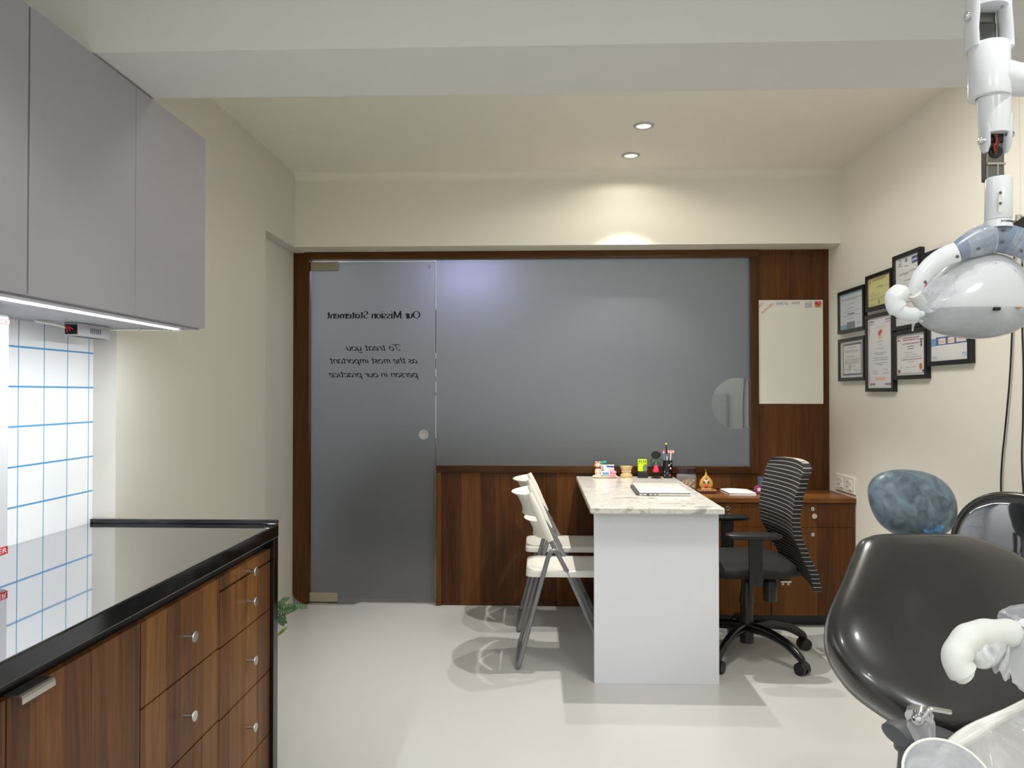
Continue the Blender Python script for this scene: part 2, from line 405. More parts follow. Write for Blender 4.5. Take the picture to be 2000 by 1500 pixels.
# ------------------------------------------------------------------ pen lettering
def _el(cx, cy, rx, ry, n=12): return [(cx + rx * math.sin(2 * math.pi * k / n), cy + ry * math.cos(2 * math.pi * k / n)) for k in range(n + 1)]
G = {
 'a': (1.0, ['c', (.76, .8), (.5, 1), (.15, .8), (.06, .45), (.22, .03), (.5, .08), (.76, .4)], ['c', (.8, 1), (.78, .2), (.98, .05)]),
 'c': (.85, ['c', (.74, .82), (.5, 1), (.15, .8), (.06, .4), (.25, .02), (.55, .02), (.8, .25)]),
 'd': (1.0, ['c', (.76, .8), (.5, 1), (.15, .8), (.06, .45), (.22, .03), (.5, .08), (.76, .4)], ['l', (.8, 1.6), (.8, 0)]),
 'e': (.9, ['c', (.1, .5), (.74, .58), (.66, .95), (.4, 1), (.1, .7), (.08, .35), (.3, 0), (.55, .02), (.82, .25)]),
 'f': (.6, ['c', (.62, 1.5), (.42, 1.6), (.26, 1.3), (.25, .6), (.25, 0)], ['l', (0, 1), (.55, 1)]),
 'h': (.95, ['l', (.12, 1.6), (.12, 0)], ['c', (.12, .6), (.35, .95), (.65, .95), (.74, .6), (.74, 0)]),
 'i': (.42, ['l', (.16, 1), (.16, 0)], ['l', (.16, 1.48), (.16, 1.34)]),
 'm': (1.5, ['l', (.12, 1), (.12, 0)], ['c', (.12, .6), (.3, .95), (.55, .95), (.64, .6), (.64, 0)], ['c', (.64, .6), (.85, .95), (1.1, .95), (1.2, .6), (1.2, 0)]),
 'n': (.95, ['l', (.12, 1), (.12, 0)], ['c', (.12, .6), (.35, .95), (.65, .95), (.74, .6), (.74, 0)]),
 'o': (.98, ['c'] + _el(.45, .5, .38, .5)),
 'p': (1.0, ['l', (.12, 1), (.12, -.6)], ['c', (.12, .7), (.4, 1), (.75, .8), (.8, .4), (.6, .02), (.3, .02), (.12, .3)]),
 'r': (.68, ['l', (.12, 1), (.12, 0)], ['c', (.12, .6), (.32, .95), (.6, .95)]),
 's': (.75, ['c', (.62, .85), (.35, 1), (.1, .8), (.32, .55), (.62, .35), (.5, .05), (.25, 0), (.02, .15)]),
 't': (.68, ['c', (.25, 1.4), (.25, .8), (.25, .2), (.4, 0), (.62, .1)], ['l', (0, 1), (.55, 1)]),
 'u': (.95, ['c', (.12, 1), (.12, .3), (.3, 0), (.55, .08), (.74, .4)], ['l', (.76, 1), (.76, 0)]),
 'y': (.95, ['c', (.12, 1), (.12, .35), (.3, .05), (.55, .1), (.74, .4)], ['c', (.76, 1), (.76, .2), (.7, -.3), (.45, -.6), (.1, -.45)]),
 'O': (1.5, ['c'] + _el(.7, .78, .62, .78, 16)),
 'M': (1.75, ['l', (.15, 0), (.2, 1.55)], ['l', (.2, 1.55), (.8, .1)], ['l', (.8, .1), (1.4, 1.55)], ['l', (1.4, 1.55), (1.45, 0)]),
 'S': (1.05, ['c', (.85, 1.3), (.5, 1.56), (.15, 1.25), (.3, .9), (.75, .65), (.85, .3), (.5, 0), (.1, .2)]),
 'T': (1.15, ['c', (-.2, 1.15), (-.12, 1.42), (.2, 1.56), (.7, 1.48), (1.25, 1.6)], ['c', (.72, 1.5), (.62, .8), (.5, .15), (.3, -.02), (.1, .12)]),
 'D': (1.15, ['l', (.12, 0), (.12, 1.5)], ['c', (.12, 1.5), (.6, 1.4), (.95, .8), (.6, .1), (.12, 0)]),
 'E': (1.0, ['l', (.12, 0), (.12, 1.5)], ['l', (.12, 1.5), (.8, 1.5)], ['l', (.12, .8), (.7, .8)], ['l', (.12, 0), (.8, 0)]),
 'N': (1.2, ['l', (.12, 0), (.12, 1.5)], ['l', (.12, 1.5), (.9, 0)], ['l', (.9, 0), (.9, 1.5)]),
 'A': (1.2, ['l', (.05, 0), (.5, 1.5)], ['l', (.5, 1.5), (.95, 0)], ['l', (.2, .55), (.8, .55)]),
 'L': (.9, ['l', (.12, 1.5), (.12, 0)], ['l', (.12, 0), (.75, 0)]),
 'H': (1.15, ['l', (.12, 0), (.12, 1.5)], ['l', (.85, 0), (.85, 1.5)], ['l', (.12, .8), (.85, .8)]),
 'U': (1.15, ['c', (.12, 1.5), (.12, .4), (.45, 0), (.8, .4), (.85, 1.5)]),
 'W': (1.6, ['l', (.05, 1.5), (.4, 0)], ['l', (.4, 0), (.7, 1.1)], ['l', (.7, 1.1), (1.0, 0)], ['l', (1.0, 0), (1.35, 1.5)]),
 '9': (.9, ['c', (.7, 1.1), (.4, .8), (.1, 1.1), (.35, 1.5), (.7, 1.2), (.65, .5), (.3, 0)]),
 '0': (.9, ['c'] + _el(.4, .75, .34, .75)), '3': (.85, ['c', (.1, 1.35), (.45, 1.5), (.65, 1.15), (.3, .8), (.7, .5), (.5, 0), (.1, .1)]),
 '2': (.9, ['c', (.1, 1.2), (.4, 1.5), (.7, 1.15), (.4, .5), (.1, 0), (.4, .05), (.75, 0)]), '/': (.7, ['l', (.1, -.1), (.6, 1.6)]), ' ': (.55,),
}
def pen(text, width, xh, nib, ang, shear=0.0, serif=False, thick=None, flick=False):
    """returns quads in (u, v); the text is fitted to the given width"""
    total = sum(G[c][0] for c in text); kx = width / (total + shear * 0.5); thick = nib * 0.5 if thick is None else thick
    na = V((math.cos(ang), math.sin(ang), 0)) * nib / 2; quads = []; cx = 0
    for ch in text:
        strokes_ = list(G[ch][1:])
        if flick and ch.islower():
            a_ = G[ch][0]; strokes_.append(['c', (a_ - .24, .06), (a_ - .12, .0), (a_ + .0, .12), (a_ + .12, .45)])
        for st in strokes_:
            P = [(cx + p[0], p[1]) for p in st[1:]]
            Q = smoothpath(P, 4) if st[0] == 'c' else [V((p[0], p[1], 0)) for p in P]
            Q = [V(((q.x + shear * q.y * xh / kx * 1.0) * kx, q.y * xh, 0)) for q in Q]
            if serif and st[0] == 'l' and abs(P[0][0] - P[-1][0]) < 0.08 and abs(P[0][1] - P[-1][1]) > .5:
                for q, top in ((Q[0], P[0][1] > P[-1][1]), (Q[-1], P[-1][1] > P[0][1])):
                    l, r = (-.2, .04) if top and P[0][1] != 0 else (-.16, .16)
                    quads.append([q + V((l * xh * 1.1, -thick / 2, 0)), q + V((r * xh * 1.1, -thick / 2, 0)), q + V((r * xh * 1.1, thick / 2, 0)), q + V((l * xh * 1.1, thick / 2, 0))])
            for a, b in zip(Q, Q[1:]):
                d = (b - a)
                if d.length < 1e-7: continue
                nn = V((-d.y, d.x, 0)).normalized() * thick / 2
                off = na if abs(na.dot(nn.normalized())) * 1.0 > thick / 2 else nn
                quads.append([a - off, b - off, b + off, a + off])
        cx += G[ch][0]
    return quads

def text_obj(name, body, place, mat, parent=None):
    """place(u, v) -> world point; quads from pen() made into one flat mesh"""
    b = B()
    for q in body: b.poly([place(p.x, p.y) for p in q])
    return b.out(name, mat, parent, recalc=False)

def font_mesh(body, size):
    cu = bpy.data.curves.new('t', 'FONT'); cu.body = body; cu.size = size; cu.align_x = 'CENTER'
    o = bpy.data.objects.new('t', cu); COL.objects.link(o)
    dg = bpy.context.evaluated_depsgraph_get(); dg.update()
    me = bpy.data.meshes.new_from_object(o.evaluated_get(dg))
    bpy.data.objects.remove(o); vs = [v.co.copy() for v in me.vertices]; fs = [list(p.vertices) for p in me.polygons]
    bpy.data.meshes.remove(me); return vs, fs
def add_font(b, body, size, place, wide=None):
    vs, fs = font_mesh(body, size)
    k = 1.0
    if wide: k = wide / max(1e-6, max(v.x for v in vs) - min(v.x for v in vs))
    vv = [b.m.verts.new(V(place(v.x * k, v.y))) for v in vs]
    for f in fs:
        try: b.m.faces.new([vv[i] for i in f])
        except ValueError: pass
# ================================================================== the room
XL, XR, XREC, XTILE = -1.388, 1.675, -1.451, -1.465
YD, YB, YC, SOF = 4.517, 4.32, 2.474, 2.075
NEAR = -2.6
XFR = 3.0     # the treatment area is wider than the consulting end
def sbox(name, mat, *a, **k): return struct(B().box(*a).out(name, mat, **k))
sbox('floor', floorm, -1.7, XFR, NEAR, YD + 0.03, -0.08, 0)
sbox('floor_reception', M('reception_floor_brown', (150, 132, 120), 0.3, vary=.1), -1.7, XFR, YD + 0.03, 7.2, -0.08, -0.001)
sbox('ceiling', ceilp, -1.7, XFR, NEAR, 7.2, CEIL, CEIL + 0.08)
# left wall: tiled part behind the counter, jut, plain part with a shallow recess before the door
sbox('wall_left_tiled', tilem, XTILE - 0.12, XTILE, NEAR, YC, 0, CEIL)
b = B(); b.box(XREC - 0.12, XL, YC, 3.845, 0, CEIL); b.box(XREC - 0.12, XREC, 3.845, YD + 0.1, 0, 2.07); b.box(XREC - 0.12, XL, 3.845, YD + 0.1, 2.07, CEIL)
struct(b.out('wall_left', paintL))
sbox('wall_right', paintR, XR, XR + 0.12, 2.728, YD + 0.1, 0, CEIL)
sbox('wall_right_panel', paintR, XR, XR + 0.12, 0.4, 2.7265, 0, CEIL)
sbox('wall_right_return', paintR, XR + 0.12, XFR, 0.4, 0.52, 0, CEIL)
sbox('wall_right_far', paintR, XFR, XFR + 0.1, NEAR, 0.52, 0, CEIL)
sbox('wall_rear', paint, -1.7, XFR, NEAR - 0.1, NEAR, 0, CEIL)
# bulkhead above the glass partition
sbox('wall_back_bulkhead', paint, XL, XR, YB, YD + 0.1, SOF, CEIL)
# small cove where the bulkhead and the left wall meet the ceiling
pr = [(0, 0), (0, -.05)] + [(.05 * (1 - math.cos(t)), -.05 * (1 - math.sin(t))) for t in [math.pi / 2 * k / 6 for k in range(1, 6)]] + [(.05, 0)]
b = B(); b.prism([(XL, YB - a, CEIL + c) for a, c in pr], (XR - XL, 0, 0)); struct(b.out('trim_1', paint))
# dropped beam across the room
sbox('ceiling_beam', beamp, XTILE, XR, 1.845, 2.14, 2.079, CEIL)
# low wall behind the wood panelling
b = B(); b.box(-0.6, XR, YD + 0.03, YD + 0.1, 0, 0.8); b.box(1.24, XR, YD + 0.03, YD + 0.1, 0.8, SOF); struct(b.out('wall_back_low', paint))

# reception room beyond the frosted glass
sbox('wall_reception_back', M('reception_wall_paint', (206, 206, 204), 0.6, vary=0.02), XL - 0.3, 3.0, 7.1, 7.2, 0, CEIL)
sbox('wall_reception_left', MATS['reception_wall_paint'], -1.7, -1.6, YD + 0.1, 7.2, 0, CEIL)
sbox('wall_reception_right', MATS['reception_wall_paint'], 2.9, 3.0, YD + 0.1, 7.2, 0, CEIL)

# ------------------------------------------------------------------ timber frame and partition (fixed joinery)
fy0, fy1 = YD - 0.035, YD + 0.028
b = B()
R = 0.085; arc = [(-1.451 + R - R * math.cos(t), 0.004 + R - R * math.sin(t)) for t in [math.pi / 2 * k / 8 for k in range(9)]]
b.prism([(-1.358, fy0, SOF - 0.002), (-1.4505, fy0, SOF - 0.002)] + [(x, fy0, z) for x, z in arc] + [(-1.358, fy0, 0.004)], (0, fy1 - fy0, 0))
root = thing('door_frame', (-1.40, YD, 0), 'dark teak frame around the frosted glass door and window', 'door frame')
b.out('left_jamb', woodF, root)
B().box(-1.358, 1.2695, fy0, fy1, 2.032, SOF - 0.001, 0.002).out('head_rail', woodH, root)
B().box(1.2245, 1.2695, fy0, fy1, 0.777, 2.0315, 0.002).out('right_stile', woodF, root)
B().box(-0.604, 1.2235, fy0, fy1, 0.777, 0.818, 0.002).out('sill_rail', woodH, root)
B().box(-0.604, -0.572, fy0, fy1, 0.004, 0.7765, 0.002).out('door_post', woodF, root)
o = B().box(-0.5715, 0.80, YD - 0.02, YD + 0.026, 0.004, 0.7765).out('wall_panelling', woodV); tag(o, 'teak panelling below the frosted window, behind the folding chairs', 'wall panelling')
B2 = B().box(1.2700, XR - 0.003, YD - 0.02, YD + 0.026, 0.690, SOF - 0.002, 0.001); B2.box(0.802, 1.2695, YD - 0.02, YD + 0.026, 0.690, 0.7765)
tag(B2.out('wall_panelling', woodV), 'tall teak panelling behind the whiteboard, right of the window', 'wall panelling')

# glass door
d = thing('glass_door', (-0.98, YD, 0.02), 'frosted glass door with mirrored black lettering', 'door')
B().box(-1.352, -0.613, YD - 0.006, YD + 0.006, 0.026, 2.020, 0.001, 1).out('door_leaf', frostD, d)
for z0, z1 in ((1.969, 2.0215), (0.012, 0.064)):
    hg = B().box(-1.356, -1.190, YD - 0.017, YD + 0.017, z0, z1, 0.003).out('patch_hinge', hingem, d)
    B().box(-1.195, -1.190, YD - 0.0185, YD - 0.0175, z0 + .002, z1 - .002).out('edge_line', satin, hg)
b = B(); b.tube([(-0.681 + .025 * math.cos(t), YD - 0.012, 0.997 + .025 * math.sin(t)) for t in [2 * math.pi * k / 32 for k in range(32)]], 0.0045, 8, closed=True)
b.cyl((-0.681, YD - 0.007, .997), (-0.681, YD - 0.010, .997), .0215); b.out('finger_pull', lgrey, d, smooth=True, label='round pale finger pull')
lx = -0.700
def mir(x1, z): return lambda u, v: (x1 - u, YD - 0.0072, z + v)
zh = at(730, 622, YD).z
text_obj('heading_lettering', pen('Our Mission Statement', 0.557, 0.0265, 0.0094, 0.0, 0, True, 0.0042), mir(-0.703, zh), ink, d)
for s, xa, xb, y in (('To treat you', 676, 783, 684.5), ('as the most important', 644, 816, 709.5), ('person in our practice', 643, 817, 736.5)):
    A, Z = at(xa, y, YD), at(xb, y, YD)
    text_obj('script_lettering', pen(s, Z.x - A.x, 0.0225, 0.0086, 0.5, 0.32, False, 0.0036), mir(Z.x, Z.z), ink, d)
mk = B(); pm = at(839, 521, YD)
mk.tube([(pm.x + .006 * math.cos(t), YD - .0068, pm.z + .006 + .006 * math.sin(t)) for t in [2 * math.pi * k / 12 for k in range(12)]], 0.0008, 5, closed=True)
for k, wd in enumerate((.012, .016, .010)): mk.box(pm.x - wd / 2, pm.x + wd / 2, YD - .0075, YD - .0065, pm.z - .004 - k * .004, pm.z - .0025 - k * .004)
mk.out('maker_mark', grey, d)
# lock edge strip between door and window
b = B(); b.box(-0.6105, -0.6065, YD - 0.006, YD + 0.006, 0.03, 2.028); sk = tag(b.out('door_seal', clear), 'thin clear seal between the glass door and window', 'door seal')
for a, c in ((690, 605), (720, 700), (745, 735), (772, 766)): B().box(-0.6105, -0.607, YD - 0.008, YD - 0.0062, at(852, a, YD).z, at(852, c, YD).z).out('dark_strip', black, sk)
# window
wn = struct(B().box(-0.6055, 1.2240, YD - 0.005, YD + 0.005, 0.8185, 2.0315).out('window_1', frostW))
B().box(1.19, 1.205, YD - .0068, YD - .0055, .835, .842).box(1.197, 1.199, YD - .0068, YD - .0055, .842, .856).out('maker_mark', grey, wn)
# aluminium threshold plate under the hinge
b = B(); a, c = at(600, 1183, YD - .02), at(692, 1183, YD - .02)
b.prism([(-1.352, YD - 0.045, 0.0), (-1.085, YD - 0.045, 0), (-1.06, YD + 0.03, 0), (-1.352, YD + .03, 0)], (0, 0, 0.008)); b.box(-1.33, -1.24, YD - .042, YD - .03, .0085, .010)
tag(b.out('floor_plate', satin), 'metal floor plate under the bottom hinge of the glass door', 'plate')

t = thing('wall_light', (-0.66, 7.08, 2.3), 'bluish white light glowing behind the frosted glass, upper left of window', 'wall light')
B().box(-.95, -.35, 7.06, 7.098, 2.28, 2.36, .006).out('housing', wplast, t); B().box(-.93, -.37, 7.035, 7.0598, 2.285, 2.355, .01).out('tube', emis('violet_white_tube', (200, 196, 255), 10), t)
# what is seen beyond the glass: dark sofa, tall pale panel, poster
so = thing('waiting_sofa', (-0.35, 6.2, 0), 'dark brown sofa blurred behind the frosted glass', 'sofa')
brown = M('brown_upholstery', (104, 88, 80), 0.7, vary=0.1)
B().box(-1.4, 0.75, 5.9, 6.6, 0.1, 0.42, 0.05).out('seat', brown, so); B().box(-1.4, 0.75, 6.6, 6.8, 0.1, 0.85, 0.05).out('backrest', brown, so)
B().box(-1.55, -1.4, 5.9, 6.8, 0.1, 0.6, 0.04).out('armrest', brown, so); B().box(0.75, 0.9, 5.9, 6.8, 0.1, 0.6, 0.04).out('armrest', brown, so)
for x in (-1.45, 0.8):
    for y in (5.98, 6.72): B().box(x - .03, x + .03, y - .03, y + .03, 0, .1).out('leg', blackp, so)
pa = B().box(1.35, 1.72, 7.04, 7.1, 0.3, 1.26, 0.03).out('wall_panel', lgrey); tag(pa, 'grey rounded panel on the reception wall, seen through the clear disc', 'panel')
pb = B().box(1.98, 2.1, 7.06, 7.1, 0.98, 1.30, 0.005).out('wall_poster', paper); tag(pb, 'narrow white poster on the reception wall beside the window edge', 'poster')
tag(B().tube(smoothpath([(1.87, 7.08, 2.0), (1.88, 7.08, 1.5), (1.86, 7.08, 1.1), (1.87, 7.08, 0.6)]), .005, 6).out('wall_cable', grey), 'thin vertical cable on the reception wall seen through the clear disc', 'cable')

# ------------------------------------------------------------------ recessed ceiling lamps over the desk
for i, ((x, y), lab) in enumerate(zip(SPOTS, ('recessed round ceiling lamp nearer the beam', 'recessed round ceiling lamp nearer the bulkhead'))):
    t = thing('ceiling_lamp', (x, y, CEIL), lab, 'ceiling lamp', 'recessed lamps above the desk')
    B().lathe([(.034, -.001), (.037, -.007), (.046, -.006), (.049, -.001)], (x, y, CEIL), 40).out('trim_ring', lgrey, t, smooth=True)
    b = B(); b.lathe([(0, -.0045), (.018, -.0045), (.034, -.003), (.034, -.001), (0, -.001)], (x, y, CEIL), 24); b.out('lens', bulb, t, smooth=True)

t = thing('ceiling_lamp', (0.75, 2.5, CEIL), 'added round fill lamp on the ceiling, unseen behind the beam', 'ceiling lamp')  # housing made up for the added fill light
B().lathe([(0, -.001), (.17, -.001), (.17, -.012), (.155, -.014), (.152, -.004), (0, -.004)], (0.75, 2.5, CEIL), 40).out('housing', white, t, smooth=True)
# ------------------------------------------------------------------ upper cabinets
XCF, ZC0, ZC1 = -1.093, 1.447, 2.073
ys = [2.474, 2.038, 1.603, 1.165]
labs = ['grey-white wall cabinet at the far end of the row', 'middle grey-white wall cabinet, widest in view', 'nearest grey-white wall cabinet, cut off by the left edge']
for i in range(3):
    y1, y0 = ys[i], ys[i + 1]
    t = thing('wall_cabinet', ((XTILE + XCF) / 2, (y0 + y1) / 2, ZC0), labs[i], 'cabinet', 'wall cabinets above the counter')
    B().box(XTILE + .001, XCF - 0.020, y0 + .0008, y1 - .0008, ZC0, ZC1).out('carcass', lam, t)
    g = 0.001
    ga = 0.0035 if i == 2 else .001; gb = .0035 if i == 1 else .001
    B().box(XCF - 0.0185, XCF, y0 + gb, y1 - ga, ZC0 + .004, ZC1, 0.0008, 1).out('door', lam, t)
    if i == 1:
        for z in (1.575, 1.95):
            B().box(XCF - 0.0198, XCF - .006, y0 - .0022, y0 + .0022, z - .035, z + .035).out('hinge', black, t)
# LED strip
t = thing('led_strip', (-1.128, 1.85, ZC0 - 0.01), 'lit white LED strip under the wall cabinets', 'light strip')
B().box(-1.140, -1.113, 1.20, 2.35, ZC0 - 0.0075, ZC0 - 0.0006).out('channel', white, t)
B().box(-1.134, -1.119, 1.205, 2.345, ZC0 - 0.0105, ZC0 - 0.0076).out('diffuser', led, t)
# power supply
t = thing('led_power_supply', (-1.366, 2.27, ZC0 - .04), 'perforated metal LED power supply screwed under the wall cabinets', 'power supply')
sx0, sx1, sy0, sy1 = -1.388, -1.345, 2.195, 2.36
B().box(sx0, sx1, sy0, sy1, ZC0 - .0385, ZC0 - .001, .001, 1).out('housing', lgrey, t)
b = B()
for k in range(6): b.box(sx1 + .0002, sx1 + .0010, 2.255 + k * .010, 2.260 + k * .010, ZC0 - .028, ZC0 - .012)
for k in range(10):
    for j in range(3): b.box(sx0 + .006 + j * .012, sx0 + .013 + j * .012, 2.205 + k * .015, 2.212 + k * .015, ZC0 - .0395, ZC0 - .0387)
b.out('vent_slots', grey, t)
B().box(sx0 + .004, sx1 - .003, sy0 - .0015, sy0 - .0002, ZC0 - .034, ZC0 - .006).out('terminal_block', black, t)
b = B()
for k in range(3): b.tube(smoothpath([(sx0 + .010 + k * .008, sy0 - .002, ZC0 - .028 + k * .004), (sx0 + .016 + k * .008, sy0 - .010, ZC0 - .020), (sx0 + .010 + k * .006, sy0 - .012, ZC0 - .012)]), .0018, 6)
b.out('red_wire', red, t, label='red wires at the open terminal end')
B().tube(smoothpath([(sx0 + .008, sy0 - .004, ZC0 - .014), (sx0 - .008, sy0 - .03, ZC0 - .008), (sx0 - .020, sy0 - .10, ZC0 - .005)]), .004, 8).out('white_wire', wplast, t)
t = tag(B().tube(smoothpath([(-1.360, 2.362, ZC0 - .012), (-1.34, 2.38, ZC0 - .006), (-1.25, 2.40, ZC0 - .005), (-1.15, 2.42, ZC0 - .006), (-1.126, 2.36, ZC0 - .006)]), .003, 8).out('led_cable', wplast), 'white cable running from the power supply to the LED strip', 'cable')
for p in ((-1.27, 2.396), (-1.18, 2.408)): B().box(p[0] - .004, p[0] + .004, p[1] - .006, p[1] + .006, ZC0 - .011, ZC0 - .001).out('cable_clip', wplast, t)

# ------------------------------------------------------------------ counter and base cabinets
XF = -0.846
t = thing('black_worktop', (-1.15, 1.4, 0.773), 'polished black granite worktop on the left', 'worktop')
B().box(XTILE + .001, XF, -0.3, YC, 0.7745, 0.8155, 0.003).out('slab', granite, t)
B().box(XTILE + .003, XF - .003, -0.298, YC - .002, 0.8156, 0.8162).out('polished_surface', polish, t, label='mirror-polished upper surface')
B().box(XTILE + .001, XF - .0, YC - .014, YC - .001, 0.8164, 0.830, 0.002).out('upstand', granite, t)
B().box(XF - 0.55, XF - .001, YC - 0.042, YC - 0.002, 0.0, 0.7742, 0.001).out('end_panel', granite, t)
def knob(p, root, r=.0135, axis=(1, 0, 0), mat=satin):
    return B().lathe([(0, 0), (.0052, 0), (.0052, .0235), (r * .9, .0238), (r, .0245), (r, .0275), (r * .94, .0285), (0, .0285)], p, 24, axis=V(axis)).out('knob', mat, root, smooth=True)
FX = XF - 0.012
def front(t, y0, y1, z0, z1, name='drawer', kn=True, ky=None, kz=None):
    o = B().box(FX - .018, FX, y0 + .0015, y1 - .0015, z0 + .0015, z1 - .0015, .0008, 1).out(name, woodD, t)
    if kn: knob((FX, (y0 + y1) / 2 if ky is None else ky, (z0 + z1) / 2 if kz is None else kz), o)
    return o
t = thing('drawer_unit', (-1.15, 2.235, 0), 'teak drawer unit at the far end under the black worktop, with a slim top tray', 'drawer unit')
B().box(XTILE + .002, FX - .0195, 2.042, 2.43, 0.03, 0.773).out('carcass', blackp, t)
for z0, z1 in ((.704, .768), (.553, .703), (.36, .552), (.162, .359), (.03, .161)):
    front(t, 2.042, 2.431, z0 if z0 < .7 else .7065, z1 if z0 < .7 else .745, kz=(z0 + z1) / 2 if z0 < .7 else .7165)
t = thing('drawer_unit', (-1.15, 1.84, 0), 'teak unit with three deep drawers beside the far drawer unit', 'drawer unit')
B().box(XTILE + .002, FX - .0195, 1.632, 2.04, 0.03, 0.773).out('carcass', blackp, t)
for z0, z1 in ((.557, .745), (.365, .556), (.03, .364)): front(t, 1.632, 2.041, z0, z1)
for y0, y1, lab in ((1.215, 1.631, 'teak base cabinet door with a silver edge pull, nearest the drawers'), (.80, 1.214, 'teak base cabinet cut off by the left edge of the photo')):
    t = thing('base_cabinet', (-1.15, (y0 + y1) / 2, 0), lab, 'cabinet', 'base cabinets with edge pulls')
    B().box(XTILE + .002, FX - .0195, y0 + .001, y1 - .001, 0.03, 0.773).out('carcass', blackp, t)
    dr = B().box(FX - .018, FX, y0 + .0015, y1 - .0015, .03, .745, .0008, 1).out('door', woodD, t)
    ya, yb = (1.224, 1.310) if y0 > 1 else (1.08, 1.172)
    prof = [(FX - .012, .7455), (FX - .012, .7485), (FX + .013, .7485), (FX + .0175, .7465), (FX + .0195, .742), (FX + .0195, .733), (FX + .0175, .733), (FX + .0170, .741), (FX + .0135, .7455)]
    B().prism([(x, ya, z) for x, z in prof], (0, yb - ya, 0)).out('edge_pull', satin, dr)
# plant behind the worktop end
t = thing('potted_plant', (-1.25, 3.0, 0), 'small-leaved green plant on the floor behind the end of the worktop', 'plant')
B().lathe([(0, 0), (.06, 0), (.085, .12), (.092, .125), (.092, .14), (.078, .14), (.075, .12), (0, .12)], (-1.25, 3.0, 0), 32).out('pot', clay, t, smooth=True)
def frond(pts, mat, ls, n):
    b = B(); P = smoothpath(pts, n); b.tube(P, .0022, 6)
    for i in range(1, len(P) - 1):
        d = (P[i + 1] - P[i]).normalized(); sz = ls * (1 - .55 * i / len(P))
        for sgn in (-1, 1):
            sd = d.cross(V((0, -1, .25))).normalized() * sgn; tip = P[i] + (sd * .9 + d * .45) * sz; nn = d.cross(sd).normalized()
            m_ = P[i].lerp(tip, .5); wv = (tip - P[i]).cross(nn).normalized() * sz * .3; up = nn * sz * .10
            b.poly([P[i], m_ + wv + up, tip, m_ - up * .2]); b.poly([P[i], m_ - up * .2, tip, m_ - wv + up])
    return b.out('frond', mat, t)
def pl(x, y, Y): return at(x, y, Y)
pc = (-1.25, 3.0, .12)
frond([pc, pl(525, 1190, 3.45), pl(556, 1186, 3.5), pl(580, 1184, 3.52), pl(600, 1185, 3.55)], leafm, .026, 5)
frond([pc, pl(530, 1195, 3.4), pl(548, 1180, 3.42), pl(556, 1170, 3.44), pl(563, 1171, 3.46)], leafm, .024, 4)
frond([pc, pl(530, 1200, 3.35), pl(550, 1196, 3.36), pl(568, 1190, 3.36), pl(577, 1186, 3.36)], leafm, .030, 4)
frond([pc, pl(530, 1215, 3.3), pl(545, 1212, 3.28), pl(552, 1214, 3.28), pl(556, 1218, 3.28)], leafm, .028, 4)
frond([pc, pl(528, 1205, 3.38), pl(540, 1212, 3.36), pl(548, 1208, 3.34), pl(558, 1204, 3.32)], leafm, .03, 4)
frond([pc, pl(520, 1170, 3.42), pl(530, 1162, 3.42), pl(540, 1160, 3.42)], leafm, .026, 4)
b = B(); b.tube(smoothpath([pc, pl(540, 1242, 3.3), pl(552, 1232, 3.25), pl(562, 1224, 3.25)], 5), [.003] + [.007] * 11 + [.005, .004, .003, .001][:4], 8, flat=.4); b.out('young_leaf', leafl, t)

# steriliser standing on the counter at the left edge
t = thing('sterilizer', (-1.36, 1.5, 0.816), 'white ultraviolet sterilizer cabinet on the worktop at the left edge', 'sterilizer')
sm = M('sterilizer_enamel', (206, 208, 212), 0.25, vary=0.01)
B().box(-1.455, -1.26, 1.25, 1.785, .856, 1.425, .006).out('body', sm, t)
for y in (1.29, 1.66):
    for x in (-1.43, -1.31): B().cyl((x, y, .8165), (x, y, .856), .012).out('foot', blackp, t)
for z0, z1, s, mt in ((1.402, 1.414, 'PRODUCT', redink), (.860, .878, 'STERILIZER', None)):
    b = B(); b.box(-1.2598, -1.2592, 1.64, 1.783, z0, z1)
    lb = b.out('label_strip', mt or red, t)
    b = B()
    if mt: b.box(-1.2590, -1.2588, 1.642, 1.781, z0 + .0012, z1 - .0012)
    else: add_font(b, s, .016, lambda u, v: (-1.2588, 1.712 + u, z0 + .004 + v), .132)
    bb = b.out('label_print', paper, lb, recalc=False)
    if mt: b = B(); add_font(b, s, .010, lambda u, v: (-1.2586, 1.712 + u, z0 + .002 + v), .13); b.out('label_word', redink, bb, recalc=False)

# ------------------------------------------------------------------ desk
t = thing('desk', (.5, 3.85, 0), 'white desk with a marble top standing against the panelling', 'desk')
B().box(.214, .776, 3.245, YD - .0375, .733, .76, .006, 3).out('marble_top', marble, t)
B().box(.235, .765, 3.310, 3.332, .0, .7325, .001, 1).out('front_panel', white, t)
B().box(.34, .70, 4.44, 4.46, 0, .7325, .001, 1).out('rear_support', white, t)
B().box(.34, .36, 3.333, 4.439, .55, .7325, .001, 1).out('side_rail', white, t)

